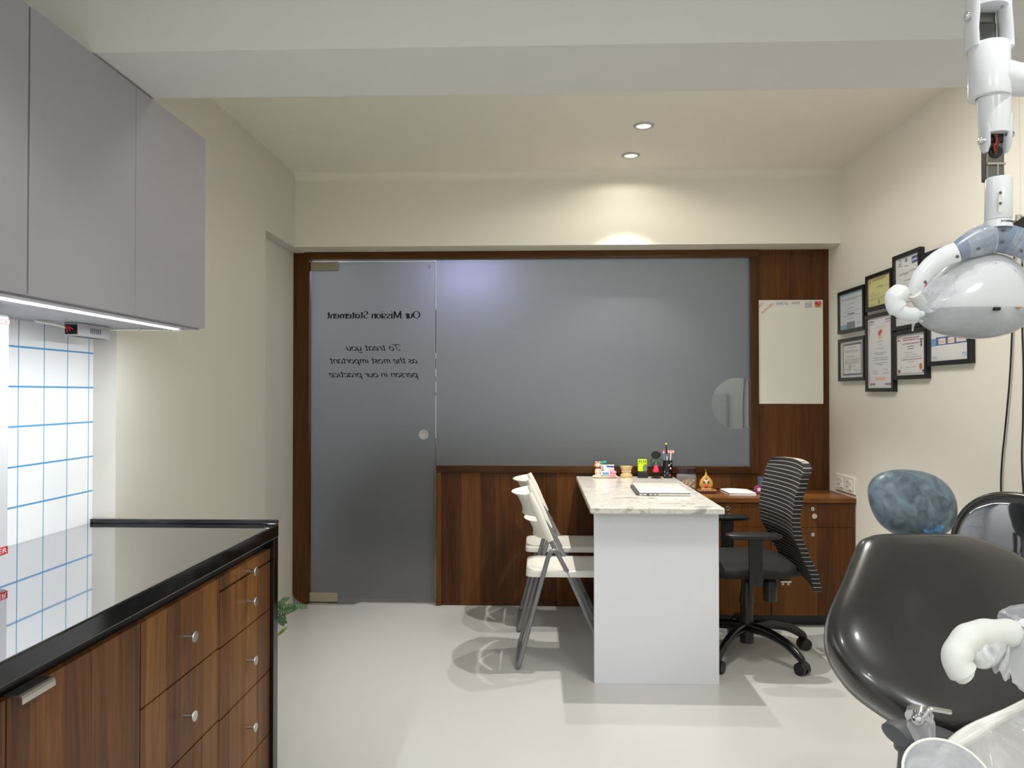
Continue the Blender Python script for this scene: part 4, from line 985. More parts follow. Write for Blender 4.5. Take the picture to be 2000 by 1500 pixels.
def strokes(L_, nib=.0019):
    q = []
    for st in L_:
        for a, c in zip(st, st[1:]):
            A, C = H(*a), H(*c); A = V((A.x, A.z, 0)); C = V((C.x, C.z, 0)); d = (C - A).normalized(); n_ = V((-d.y, d.x, 0)) * nib / 2; q.append([A - n_, C - n_, C + n_, A + n_])
    return q
text_obj('tooth_house_drawing', strokes([[(678, 200), (676, 245), (748, 238), (748, 196), (678, 200)], [(678, 200), (690, 180), (748, 178), (748, 196)], [(690, 208), (700, 210), (702, 240)], [(714, 208), (714, 228), (722, 236), (736, 230), (736, 206), (726, 214), (714, 208)], [(720, 216), (730, 216)]]), lambda u, v: (u, WY - .0066, v), blue, t)
m0 = wq(1597, 594)
t = thing('butterfly_magnet', (m0.x, WY - .008, m0.z), 'red and orange butterfly magnet at the whiteboard top right corner', 'magnet')
for s, zz, r, mt in ((-1, .006, .010, red), (1, .006, .010, red), (-1, -.010, .0095, orange), (1, -.010, .0095, orange)):
    B().ball((m0.x + s * .009, WY - .010, m0.z + zz), r, (1, .3, 1), 14).out('wing', mt, t, smooth=True)
B().ball((m0.x, WY - .012, m0.z), .004, (1, .7, 3), 12).out('body', red, t, smooth=True)
B().ball((m0.x + .004, WY - .016, m0.z + .006), .005, (1, .5, 1), 10).out('jewel', pink, t, smooth=True)

# ------------------------------------------------------------------ right wall: switches and framed certificates
t = thing('switch_panel', (XR, 4.263, .70), 'white double socket and switch plate above the low cabinet', 'switch panel')
pl_ = B().box(XR - .010, XR - .0003, 4.130, 4.396, .702, .792, .004).out('plate', wplast, t)
for k in range(2):
    y = 4.335 - k * .118
    s1 = B().box(XR - .0125, XR - .0102, y - .024, y + .024, .717, .777, .002).out('socket', wplast, t)
    b = B(); [b.cyl((XR - .0126, y + a, .747 + c), (XR - .0134, y + a, .747 + c), .0036, n=12) for a, c in ((0, .016), (.011, -.010), (-.011, -.010))]; b.out('socket_holes', ink, s1)
    sw = B().box(XR - .0125, XR - .0102, y - .058, y - .028, .717, .777, .002).out('switch', wplast, t)
    b = B(); b.prism([(XR - .0127, y - .054, .724), (XR - .017, y - .054, .726), (XR - .0145, y - .054, .747), (XR - .0175, y - .054, .770), (XR - .0127, y - .054, .771)], (0, .022, 0)); b.out('rocker', wbright, sw)

def certificate(label, y0, y1, z0, z1, bg, content, bw=.018):
    """framed sheet hung on the right wall; content draws with (u, v) in 0..1 from its upper left"""
    t = thing('picture_frame', (XR, (y0 + y1) / 2, z0), label, 'picture frame', 'framed certificates on the right wall')
    b = B(); x0, x1 = XR - .022, XR - .0005
    o = [(y0, z0), (y1, z0), (y1, z1), (y0, z1)]; i_ = [(y0 + bw, z0 + bw), (y1 - bw, z0 + bw), (y1 - bw, z1 - bw), (y0 + bw, z1 - bw)]
    vs = [[b.m.verts.new((x, p[0], p[1])) for p in q] for x, q in ((x1, o), (x0, o), (x0, i_), (x0 + .008, i_))]
    for A, C in zip(vs, vs[1:]):
        for k in range(4): b.m.faces.new((A[k], A[(k + 1) % 4], C[(k + 1) % 4], C[k]))
    b.m.faces.new(vs[0]); b.out('frame', black, t)
    x = x0 + .0095
    sh = B().box(x, x + .004, y0 + bw, y1 - bw, z0 + bw, z1 - bw).out('certificate', bg, t)
    W, H_ = y1 - y0 - 2 * bw, z1 - z0 - 2 * bw
    def P(u, v, lay=1): return V((x - .0004 * lay, y1 - bw - u * W, z1 - bw - v * H_))
    def bar(mat, L_, name='print', lay=1):
        b = B()
        for (u0, v0, u1, v1) in L_: b.poly([P(u0, v0, lay), P(u1, v0, lay), P(u1, v1, lay), P(u0, v1, lay)])
        return b.out(name, mat, sh, recalc=False)
    def words(rows, h_=.022, seed=1):
        rn = random.Random(seed); L_ = []
        for (v, u0, u1) in rows:
            u = u0
            while u < u1:
                wd = rn.uniform(.02, .06); L_.append((u, v, min(u + wd, u1), v + h_)); u += wd + .012
        return L_
    def word(mat, s, u, v, size, wide=None, name='title'):
        b = B(); c = P(u, v, 2); add_font(b, s, size, lambda a, q: (c.x, c.y - a, c.z + q), wide * W if wide else None); b.out(name, mat, sh, recalc=False)
    def script(mat, s, u, v, wide, xh):
        c = P(u, v, 2); text_obj('script_title', pen(s, wide * W, xh, xh * .22, .7, .3), lambda a, q: (c.x, c.y - a, c.z + q), mat, sh)
    def disc(mat, u, v, r, name='seal', lay=2, sq=1):
        b = B(); c = P(u, v, lay); b.poly([(c.x, c.y + r * math.cos(q), c.z + r * sq * math.sin(q)) for q in [2 * math.pi * k / 24 for k in range(24)]]); b.out(name, mat, sh, recalc=False)
    content(bar, words, word, script, disc)
    gl = B().box(x0 + .0035, x0 + .0045, y0 + bw + .0005, y1 - bw - .0005, z0 + bw + .0005, z1 - bw - .0005)
    gl.out('glazing', glaze, t)
    return t
glaze = film('picture_glass', (255, 255, 255), .05, 0, 5, .03)
bluep = M('paper_pale_blue', (206, 214, 222), .6, vary=.02); yel = M('paper_yellow', (212, 208, 132), .6, vary=.02); wpaper = M('paper_white', (224, 223, 224), .6, vary=.01)
aqua = M('print_aqua', (120, 170, 190), .6, vary=.05); purple = M('print_mauve', (150, 120, 160), .6, vary=.05); orp = M('print_orange_red', (206, 90, 50), .6, vary=.05); dred = M('print_dark_red', (140, 40, 50), .6, vary=.05)
navy = M('print_navy', (36, 60, 140), .6, vary=.05); slate = M('print_slate', (88, 98, 120), .6, vary=.05); peach = M('print_peach', (226, 190, 150), .6, vary=.05)
def c1(bar, words, word, script, disc):
    bar(aqua, [(0, 0, 1, .05)]); bar(aqua, [(0, .86, .42, 1), (.42, .93, .6, 1)])
    script(ink, 'Certificate' if 'C' in G else 'certificate', .30, .20, .42, .0095)
    bar(grey, words([(.155, .05, .28), (.155, .72, .95), (.30, .4, .6), (.42, .33, .64), (.50, .15, .85), (.56, .3, .7), (.62, .15, .85), (.70, .3, .6)], .014, 2))
    bar(ink, words([(.57, .36, .62)], .03, 3)); bar(grey, [(.30, .80, .64, .97)], 'grey_panel', 2); bar(ink, words([(.84, .76, .88), (.88, .72, .92)], .01, 4))
def c2(bar, words, word, script, disc):
    word(dred, 'Mission', .58, .14, .001, .001) if False else bar(dred, words([(.06, .2, .8)], .035, 4)); bar(dred, [(.07, .05, .10, .18)], 'emblem')
    script(ink, 'certificate', .36, .38, .30, .008)
    bar(grey, words([(.11, .2, .7), (.36, .75, .92), (.52, .05, .3), (.60, .08, .55), (.70, .05, .9), (.76, .05, .8), (.9, .1, .3), (.9, .72, .92)], .016, 5)); bar(grey, [(.45, .80, .5, .93)], 'emblem')
def c3(bar, words, word, script, disc):
    bar(navy, [(.68, .03, .92, .13)], 'blue_logo'); bar(wpaper, words([(.07, .71, .9)], .02, 3), 'logo_marks', 2)
    bar(ink, words([(.11, .10, .28), (.13, .38, .52)], .012, 6)); disc(slate, .18, .06, .012); disc(wpaper, .18, .06, .008, 'seal_centre', 3); disc(slate, .45, .05, .010)
    script(ink, 'certificate', .14, .26, .40, .0085); script(ink, 'of attendance', .48, .245, .45, .0075) if False else None
    bar(grey, words([(.22, .58, .9), (.34, .35, .65), (.44, .3, .72), (.52, .2, .8), (.58, .2, .8), (.66, .25, .7)], .012, 7))
    bar(black, [(.02, .74, .10, .84), (.02, .84, .22, .88)], 'dark_figure'); bar(grey, [(.68, .80, .85, .82)])
def c4(bar, words, word, script, disc):
    bar(purple, [(.06, .04, .25, .06), (.06, .08, .25, .09), (.72, .04, .93, .06), (.72, .08, .93, .09), (.05, .04, .07, .26), (.92, .04, .94, .26), (.05, .74, .07, .96), (.92, .74, .94, .96), (.08, .93, .30, .96), (.70, .93, .93, .96)], 'corner_ornament')
    script(peach, 'certificate', .30, .155, .42, .009); bar(redink, [(.43, .20, .52, .26), (.49, .18, .58, .23)], 'emblem'); bar(peach, [(.44, .26, .58, .31)])
    bar(grey, words([(.34, .4, .6), (.38, .45, .55), (.44, .38, .65), (.50, .25, .78), (.52, .35, .65), (.57, .2, .82), (.60, .2, .82), (.645, .25, .8), (.67, .38, .6)], .008, 8))
    bar(ink, words([(.76, .25, .38), (.74, .62, .8), (.79, .2, .4), (.79, .6, .85)], .006, 9)); bar(peach, [(.30, .845, .70, .89)], 'peach_panel')
def c5(bar, words, word, script, disc):
    bar(slate, [(.10, .06, .90, .11), (.10, .89, .90, .94), (.10, .06, .135, .94), (.865, .06, .90, .94)], 'border')
    script(slate, 'certificate', .24, .31, .52, .010)
    bar(grey, words([(.17, .35, .65), (.42, .25, .6), (.50, .18, .82), (.55, .18, .82), (.60, .2, .8), (.68, .35, .65), (.78, .25, .45), (.80, .6, .8)], .016, 10)); disc(lgrey, .4, .72, .018)
def c6(bar, words, word, script, disc):
    bar(dred, [(.04, .035, .16, .05), (.04, .035, .055, .16), (.84, .035, .96, .05), (.945, .035, .96, .16), (.04, .95, .96, .96), (.04, .84, .06, .96), (.94, .84, .96, .96), (.05, .12, .12, .15), (.88, .88, .95, .94), (.05, .86, .12, .93)], 'corner_ornament')
    bar(dred, words([(.08, .2, .8), (.13, .22, .78), (.22, .2, .8)], .026, 11)); bar(ink, words([(.29, .38, .62), (.35, .4, .6)], .02, 12))
    bar(ink, [(.83, .14, .87, .34), (.79, .16, .83, .18), (.87, .15, .91, .17), (.80, .22, .90, .235), (.80, .28, .90, .295)], 'caduceus_emblem')
    bar(grey, words([(.44, .28, .6), (.50, .3, .72), (.56, .2, .85), (.67, .4, .62), (.8, .12, .22), (.8, .3, .45), (.8, .52, .66)], .012, 13)); bar(dred, words([(.61, .15, .88)], .018, 14)); disc(orp, .83, .80, .0135, 'red_seal', sq=1)
def c8(bar, words, word, script, disc):
    bar(skyb, [(0, .52, .14, .68)], 'blue_band'); bar(navy, [(.14, .50, 1, .67)], 'blue_band'); bar(lgrey, [(.45, .05, .62, .47)], 'pale_photo')
    bar(wpaper, [(.17, .53, .40, .65), (.43, .53, .63, .65), (.68, .52, .92, .64)], 'small_photo', 2); bar(peach, [(.22, .57, .38, .62), (.48, .57, .60, .62), (.72, .56, .90, .61)], 'gum_detail', 3); bar(slate, [(.17, .53, .21, .65), (.43, .53, .47, .65)], 'small_photo_edge', 3)
    bar(ink, words([(.10, .12, .4), (.18, .12, .4), (.3, .15, .4), (.36, .18, .36)], .03, 15)); bar(slate, [(.66, .3, .70, .46), (.76, .3, .80, .46), (.86, .3, .9, .44)], 'implant_drawing', 2)
    bar(grey, words([(.90, .05, .16), (.93, .05, .16)], .015, 16)); bar(skyb, words([(.86, .82, .96), (.9, .82, .96)], .02, 17))
G['C'] = (1.2, ['c', (1.0, 1.3), (.65, 1.55), (.2, 1.2), (.1, .7), (.3, .1), (.7, 0), (1.05, .3)])
certificate('black framed blue-edged certificate, upper of the two nearest the back wall', 3.972, 4.315, 1.566, 1.797, bluep, c1)
certificate('black framed yellow certificate above the tall pale certificate', 3.664, 3.952, 1.652, 1.831, yel, c2)
certificate('tall framed certificate with blue logo, topmost beside the dental lamp', 3.392, 3.652, 1.531, 1.878, wpaper, c3)
certificate('small framed certificate with grey border, lower left of the group', 3.972, 4.312, 1.307, 1.537, wpaper, c5)
certificate('tall narrow framed certificate with mauve corners, in the middle of the group', 3.652, 3.958, 1.248, 1.632, wpaper, c4)
certificate('framed certificate with red corners and round red seal', 3.343, 3.646, 1.304, 1.525, wpaper, c6)
certificate('black framed sheet with blue band and three small photos, rightmost of the group', 3.009, 3.334, 1.356, 1.590, wpaper, c8)
certificate('black framed certificate mostly hidden behind the dental lamp', 3.075, 3.385, 1.600, 1.842, wpaper, c5)

# black bracket and hanging cables on the right wall
t = thing('wall_bracket', (1.6, 2.66, 1.80), 'black wall bracket at the right edge above the hanging cables', 'bracket')
b = B(); q = [at(1978, 437, 2.6), at(1992, 428, 2.6), at(2010, 418, 2.6), at(2040, 418, 2.6), at(2040, 470, 2.6), at(2003, 466, 2.6), at(1992, 458, 2.6)]
b.prism(q, (0, .06, 0)); br = b.out('arm', blackp, t)
b = B(); p = at(2030, 440, 2.6); b.box(p.x - .02, XR - .0005, 2.60, 2.66, p.z - .03, p.z + .03, .003); b.out('wall_plate', blackp, t)
p = at(1997, 424, 2.6); B().cyl((p.x, 2.62, p.z - .01), (p.x, 2.62, p.z + .012), .01, n=16).out('bolt', satin, br)
def cable(name, label, px_, x=XR - .008):
    P = []
    for (u, v) in px_:
        d = at(u, v, 1.0) - V((0, 0, EYE)); P.append(V((0, 0, EYE)) + d * (x / d.x))
    return tag(B().tube(smoothpath(P, 5), .0032, 8).out(name, blackp, smooth=True), label, 'cable', 'cables hanging on the right wall')
cable('hanging_cable', 'left thin black cable hanging down the right wall behind the lamp', [(1986, 460), (1981, 500), (1979, 560), (1977, 640), (1972, 740), (1963, 840), (1957, 900), (1955, 965), (1960, 1080)])
cable('hanging_cable', 'right thin black cable hanging at the photo edge', [(1999, 470), (1996, 530), (1996, 620), (1999, 720), (1998, 820), (1996, 900), (2001, 1000), (2003, 1090)])
# ================================================================== dental chair
# backrest lies in a reclined plane
P0 = V((1.0, 1.95, .66)); al = math.radians(47); NB = V((0, -math.sin(al), math.cos(al)))
def BP(x, y): return onplane(x, y, P0, NB)
ol = [(1673, 1066), (1690, 1056), (1712, 1051), (1770, 1049), (1828, 1049), (1894, 1056), (1952, 1076), (2000, 1103), (2040, 1150), (2062, 1200), (2070, 1250), (2060, 1300), (2030, 1350), (1995, 1388), (1940, 1420), (1878, 1434), (1820, 1428), (1774, 1413), (1725, 1384), (1675, 1347), (1646, 1314), (1621, 1273), (1613, 1231), (1619, 1194), (1642, 1140), (1658, 1100)]
ow = smoothpath([BP(*p) for p in ol], 3, closed=True)
cw_ = sum(ow, V()) / len(ow)
t = thing('dental_chair', (cw_.x, 1.5, 0), 'black vinyl dental chair reclined at the right', 'dental chair')
B().pillow(ow, NB, .060, .075, 3.4, 14, dish=.018).out('backrest', vinyl, t, smooth=True)
b = B(); sh = [q + NB * -.030 + (cw_ - q) * .02 for q in ow]; b.pillow(sh, NB, .01, .07, 3.0, 8); b.out('back_shell', M('dark_shell', (40, 41, 44), .3, bump=.4, bscale=30, vary=.1), t, smooth=True)
# headrest wrapped in blue film
NH = V((0, -.93, .36)).normalized(); hc = at(1782, 985, 2.24)
def HP(x, y): return onplane(x, y, hc, NH)
hl = [(1697, 965), (1699, 944), (1712, 928), (1740, 919), (1780, 919), (1815, 927), (1843, 944), (1862, 970), (1868, 1002), (1862, 1026), (1846, 1043), (1825, 1050), (1790, 1048), (1750, 1042), (1722, 1022), (1704, 993)]
hw = smoothpath([HP(*p) for p in hl], 3, closed=True)
hm = M('headrest_vinyl', (56, 60, 66), .3, vary=.1, vscale=30)
hr = B().pillow(hw, NH, .045, .05, 2.3, 12).out('headrest', hm, t, smooth=True)
hcen = sum(hw, V()) / len(hw)
b = B(); hw2 = [hcen + (q - hcen) * 1.012 for q in hw]; b.pillow(hw2, NH, .0485, .052, 2.3, 14)
kn = at(1826, 1050, 2.19)
for v in b.m.verts:   # film gathered towards the knot under the headrest
    d = (v.co - kn); r = d.length
    if r < .24:
        a = math.atan2(d.z, d.x); v.co += NH * .0045 * math.sin(a * 17) * (1 - r / .24)
b.out('headrest_film', wrapb, hr, smooth=True, label='crinkled blue plastic film')
bk_ = film('blue_film_knot', (96, 160, 206), .8, 1, 60)
b = B(); b.lathe([(.004, -.012), (.016, -.004), (.010, .006), (.018, .02), (.030, .035)], kn + V((0, -.01, -.004)), 14, sx=1, sy=.5, axis=V((-.3, -.2, .9)))
b.out('film_knot', bk_, hr, smooth=True)
for dx in (-.04, .04): B().tube([hcen + V((dx, .03, -.06)), hcen + V((dx, .02, -.14)), hcen + V((dx, -.02, -.22))], .007, 10).out('headrest_rod', chrome, t)
# seat, armrest, base
sx_ = 1.16
st = [(sx_ - .19, 1.80), (sx_ - .24, 1.70), (sx_ - .25, 1.5), (sx_ - .24, 1.25), (sx_ - .2, .95), (sx_ - .12, .80), (sx_ + .12, .80), (sx_ + .2, .95), (sx_ + .24, 1.25), (sx_ + .25, 1.5), (sx_ + .24, 1.70), (sx_ + .19, 1.80)]
B().pillow(smoothpath([(x, y, .43) for x, y in st], 3, closed=True), (0, 0, 1), .05, .05, 3, 8).out('seat', vinyl, t, smooth=True)
b = B(); b.box(sx_ - .16, sx_ + .16, 1.05, 1.72, .30, .379, .03, 3); b.box(sx_ - .10, sx_ + .10, 1.2, 1.6, .08, .30, .03, 3); b.out('lift_column', wbright, t, smooth=True)
b = B(); b.box(sx_ - .22, sx_ + .22, 1.0, 1.9, .0, .09, .03, 3); b.out('floor_base', wbright, t, smooth=True)
B().tube([(cw_.x, 1.72, .36), (cw_.x + .02, 1.88, .50), (cw_.x, 2.02, .66)], .05, 12, flat=.5).out('back_support', darkgrey, t, smooth=True)
# armrest: flat grey arm with a post curving down
A = at(1742, 1424, 1.62); 
b = B(); pa_ = [at(1745, 1436, 1.60), at(1762, 1430, 1.61), at(1800, 1432, 1.64), at(1850, 1448, 1.70), at(1900, 1475, 1.74)]
b.tube(smoothpath(pa_, 5), [.014] + [.021] * 3 + [.023] * 17, 16, flat=1.6, up=(0, 0, 1)); ar = b.out('armrest', darkgrey, t, smooth=True)
b = B(); b.tube(smoothpath([at(1775, 1440, 1.62), at(1777, 1470, 1.62), at(1774, 1510, 1.62), at(1768, 1580, 1.62), at(1800, 1660, 1.62), at(1920, 1690, 1.62)], 5), [.030] * 5 + [.022] * 21, 14, flat=1.0); b.out('armrest_post', darkgrey, ar, smooth=True)

# ------------------------------------------------------------------ stool behind the dental chair
ps, NS = at(1965, 1040, 2.42), V((-.79, -.60, .14)).normalized()
def SP(x, y): return onplane(x, y, ps, NS)
sl = [(1862, 1050), (1868, 1025), (1882, 1000), (1905, 980), (1935, 968), (1965, 965), (2000, 968), (2030, 976), (2056, 995), (2070, 1030), (2064, 1068), (2040, 1095), (2000, 1108), (1950, 1100), (1905, 1090), (1875, 1075)]
so_ = smoothpath([SP(*p) for p in sl], 3, closed=True); sc_ = sum(so_, V()) / len(so_)
t = thing('operator_stool', (sc_.x - .05, 2.35, 0), 'stool with glossy plastic-wrapped black backrest behind the dental chair', 'stool')
b = B(); b.pillow(so_, NS, .006, .035, 4, 8); b.tube([sc_ + (q - sc_) * .95 + NS * .003 for q in so_], .013, 12, closed=True); b.out('backrest', vinyl, t, smooth=True)
mir_ = M('glossy_wrapped_vinyl', (30, 31, 34), .04, bump=.25, bscale=9, vary=.1, IOR=2.6)
b = B(); b.pillow([sc_ + (q - sc_) * .90 + NS * .007 for q in so_], NS, .006, .001, 6, 6); b.out('wrapped_panel', mir_, t, smooth=True, label='glossy plastic-wrapped centre reflecting the room')
b = B(); bx, by = sc_.x - .08, 2.28
b.pillow([(bx + .19 * math.cos(q), by + .19 * math.sin(q), .50) for q in [2 * math.pi * k / 36 for k in range(36)]], (0, 0, 1), .035, .035, 3, 6); b.out('seat', vinyl, t, smooth=True)
B().cyl((bx, by, .08), (bx, by, .466), .025).out('gas_column', chrome, t, smooth=True)
B().tube(smoothpath([(bx + .05, by + .02, .455), (bx + .2, by + .12, .46), (sc_.x + .03, sc_.y + .05, .62), (sc_.x + .01, sc_.y + .03, sc_.z - .03)], 5), .012, 10).out('back_stem', chrome, t, smooth=True)
for k in range(5):
    q = 2 * math.pi * k / 5 + .3; d = V((math.cos(q), math.sin(q), 0))
    lg = B().tube([V((bx, by, .10)) + d * .015, V((bx, by, .085)) + d * .15, V((bx, by, .065)) + d * .235], [.018, .014, .012], 10).out('base_leg', chrome, t, smooth=True)
    b = B(); c = V((bx, by, .026)) + d * .235; sd = V((-d.y, d.x, 0)); b.cyl(c - sd * .012, c + sd * .012, .026); b.cyl(c + V((0, 0, .02)), c + V((0, 0, .042)), .008); b.out('caster', blackp, lg, smooth=True)

# ------------------------------------------------------------------ dental lamp on its arm
LY = 1.40
def LP(x, y, dy=0.0): return at(x, y, LY + dy)
PXM = LY / FPX
def LX(x): return LP(x, 200).x
def LZ(y): return LP(1942, y).z
t = thing('dental_lamp', LP(1935, 575), 'white dental lamp on a jointed arm, with curved grey yoke and plastic wrap', 'dental lamp')
# swivel joint with the horizontal arm
b = B(); b.tube([LP(1932, 192), LP(1932, 188), LP(1931, 92), LP(1931, 88)], [36 * PXM, 37 * PXM, 36 * PXM, 33 * PXM], 32); jt = b.out('swivel_joint', wbright, t, smooth=True)
b = B(); b.tube(smoothpath([LP(1950, 150), LP(1975, 155), LP(2010, 156), LP(2060, 157), LP(2300, 160)], 4), [34 * PXM, 34 * PXM, 33 * PXM, 33 * PXM, 32 * PXM] + [31 * PXM] * 12, 24); b.out('horizontal_arm', wbright, t, smooth=True)
b = B(); p = LP(2300, 160); b.tube([p, p + V((0, 0, CEIL - p.z - .0)) - V((0, 0, .002))], .035, 24); b.lathe([(0, -.03), (.07, -.03), (.08, -.001), (0, -.001)], (p.x, p.y, CEIL), 28); b.out('ceiling_post', wbright, t, smooth=True)
b = B(); e = LP(1918, 190, -.030); b.lathe([(0, -.0012), (.019, -.0012), (.019, 0), (0, 0)], LP(1929, 191.0), 24, axis=V((0, 0, 1)), sx=1.0); b.out('joint_opening', darkgrey, jt)
# upper section
b = B()
for x, s in ((1897, -1), (1964, 1)):
    b.tube([LP(x + 2, 96), LP(x, 60), LP(x - s * 3, 20), LP(x - s * 4, -40)], [9 * PXM] * 4, 12, flat=2.4, up=(1, 0, 0))
up_ = b.out('upper_fork', wbright, t, smooth=True)
B().box(LX(1904), LX(1955), LY + .012, LY + .030, LZ(95), LZ(10), .004).out('inner_plate', M('brushed_steel', (120, 118, 112), .35, .9, vary=.05), t)
B().box(LX(1911), LX(1950), LY + .000, LY + .011, LZ(92), LZ(40), .006).out('inner_spring_box', M('dull_steel', (88, 88, 84), .45, .7, vary=.05), t)
b = B(); b.tube([LP(1930, 18), LP(1930, -10), LP(1930, -60)], [34 * PXM, 32 * PXM, 32 * PXM], 24); b.out('upper_arm', wbright, t, smooth=True)
for x, y in ((1888, 32), (1968, 14)): B().lathe([(0, -.004), (.0075, -.003), (.009, 0), (.0075, .004), (.003, .0045), (.003, .012), (0, .012)], LP(x, y, -.008), 16, axis=V((1 if x < 1930 else -1, -.25, 0))).out('pivot_screw', chrome, up_, smooth=True)
# tapered lower section
b = B(); b.tube([LP(1941, 190), LP(1942, 228), LP(1943, 262)], [30 * PXM, 28.5 * PXM, 25 * PXM], 28, flat=.9); lw = b.out('lower_arm', wbright, t, smooth=True)
b = B()
for x, s in ((1923, 1), (1966, -1)): b.tube([LP(x - s * 2, 225), LP(x, 260), LP(x + s * 1.0, 285), LP(x + s * 2, 298)], [6 * PXM, 6.5 * PXM, 6 * PXM, 3 * PXM], 12, flat=2.6, up=(1, 0, 0))
b.out('lower_fork', wbright, lw, smooth=True)
for x, y in ((1914.5, 275), (1974, 263)): B().lathe([(0, -.004), (.006, -.003), (.0075, 0), (.006, .0035), (.003, .004), (.003, .010), (0, .010)], LP(x, y, -.006), 16, axis=V((1 if x < 1930 else -1, -.25, 0))).out('pivot_screw', chrome, lw, smooth=True)
B().box(LX(1926.5), LX(1963), LY + .002, LY + .020, LZ(352), LZ(262), .003).out('steel_bracket', MATS['brushed_steel'], t)
B().box(LX(1926), LX(1963), LY - .001, LY + .0015, LZ(278), LZ(259), .002).out('dark_gap', black, t)
b = B(); b.lathe([(0, 0), (.0115, 0), (.0115, .001), (0, .001)], LP(1944.5, 296, .0008), 28, axis=V((0, -1, 0))); b.out('cable_hole', black, t)
b = B(); b.tube(smoothpath([LP(1947, 262, -.004), LP(1946, 276, -.006), LP(1942, 288, -.006), LP(1945, 300, 0)], 5), .0016, 6); b.out('red_wire', red, t)
b = B(); b.tube(smoothpath([LP(1942, 262, -.004), LP(1950, 278, -.006), LP(1946, 290, -.006), LP(1943, 302, 0)], 5), .0016, 6); b.out('brown_wire', mount, t)
b = B(); b.box(LX(1927), LX(1962), LY - .003, LY + .0018, LZ(322), LZ(318)); b.box(LX(1945), LX(1947.5), LY - .003, LY + .0018, LZ(343), LZ(322)); b.out('bracket_rib', satin, t)
b = B(); b.tube([LP(1950, 430), LP(1950, 428), LP(1950.5, 351), LP(1950.5, 348)], [22.5 * PXM, 23.5 * PXM, 23 * PXM, 21.5 * PXM], 32); cy_ = b.out('arm_sleeve', wbright, t, smooth=True)
b = B(); p = LP(1954, 396, -.0222); b.box(p.x - .0035, p.x + .0035, p.y - .0004, p.y + .002, p.z - .018, p.z + .018, .001); b.out('screw_cover', wplast, cy_)
for y in (376, 397): B().ball(LP(1954, y, -.0232), .0026, (1, .5, 1), 10).out('sleeve_screw', darkgrey, cy_)
b = B(); b.tube([LP(1949, 446), LP(1949, 431)], [25 * PXM, 23.5 * PXM], 32); cl_ = b.out('collar', wbright, t, smooth=True)
b = B(); rn = random.Random(8)
for k in range(9):
    th = math.radians(-72 + k * 8.5); p = LP(1949, 436.5); r = 24.6 * PXM; q = V((p.x + r * math.cos(math.radians(-90) + (k - 2) * .13), p.y + r * math.sin(math.radians(-90) + (k - 2) * .13), p.z)); b.ball(q, .0017, (rn.uniform(.5, 1), .5, rn.uniform(.8, 1.3)), 6)
b.out('collar_marking', darkgrey, cl_)
# yoke: grey middle, white ends (both sides of the head)
yk = [(1738, 690)]
mid = [LP(1866, 494, -.012), LP(1888, 482, -.006), LP(1915, 471), LP(1950, 465), LP(1985, 472), LP(2015, 487, -.006), LP(2040, 500, -.012)]
mp = smoothpath(mid, 5)
def rad(i, n): 
    c = 1 - abs(2 * i / (n - 1) - 1); return (17.5 + 10.5 * min(1, c * 1.6)) * PXM
b = B(); b.tube(mp, [rad(i, len(mp)) for i in range(len(mp))], 20, flat=.75, up=(0, 0, 1)); hub = b.out('yoke_centre', bluegrey, t, smooth=True)
for x, y in ((1960, 448), (1911, 485), (1958, 472), (1995, 490)): B().ball(LP(x, y, -.021), .0032, (1, .4, 1), 10).out('yoke_screw', darkgrey, hub)
for side, P in ((-1, [(1868, 492), (1842, 503), (1818, 520), (1800, 541), (1789, 562), (1784, 575)]), (1, [(2038, 499), (2062, 512), (2086, 530), (2102, 550), (2112, 575), (2114, 592)])):
    pp = smoothpath([LP(x, y, -.014 + .004 * k) for k, (x, y) in enumerate(P)], 5); n_ = len(pp)
    b = B(); b.tube(pp, [(19.5 - 7.5 * (i / n_) ** 1.5) * PXM for i in range(n_)], 20, flat=.75, up=(0, 0, 1)); yo = b.out('yoke_arm', wbright, t, smooth=True)
    if side < 0:
        for x, y in ((1870, 501), (1807, 551)): B().ball(LP(x, y, -.026), .003, (1, .4, 1), 10).out('yoke_screw', darkgrey, yo)
        B().tube([LP(1811, 553, -.026), LP(1806, 560, -.026)], .0012, 6).out('red_mark', redink, yo)
# lamp head: domed housing over a clear shield
hd = [(1789, 603), (1794, 585), (1806, 563), (1826, 540), (1852, 516), (1885, 500), (1925, 494), (1960, 500), (1985, 517), (2002, 545), (2010, 575), (2011, 600), (2005, 622), (1992, 640), (1965, 653), (1930, 660), (1890, 660), (1850, 654), (1815, 641), (1795, 622)]
hp = smoothpath([LP(x, y, .03) for x, y in hd], 3, closed=True)
hcn = sum(hp, V()) / len(hp)
b = B(); b.pillow(hp, (0, -1, .05), .052, .050, 2.1, 14); hs = b.out('lamp_housing', M('lamp_housing_white', (222, 224, 227), .14, vary=.01), t, smooth=True)
b = B(); b.pillow([hcn + (q - hcn) * 1.012 for q in hp], (0, -1, .05), .0535, .0515, 2.1, 22)
zs = LZ(601)
bmesh.ops.bisect_plane(b.m, geom=list(b.m.verts) + list(b.m.edges) + list(b.m.faces), plane_co=(0, 0, zs), plane_no=(0, 0, 1), clear_outer=True)
b.out('clear_shield', shieldm, t, smooth=True, label='clear lower shield')
B().box(LX(1923), LX(1935), LY - .026, LY - .012, LZ(609), LZ(603), .001).out('sensor_window', black, t)
B().box(LX(1970), LX(1979), LY - .020, LY - .006, LZ(604), LZ(601), .001).out('latch', tan, t)
B().tube([LP(1786, 572, .0), LP(1797, 590, .012), LP(1815, 600, .03)], .012, 12).out('side_pivot', wplast, t, smooth=True)
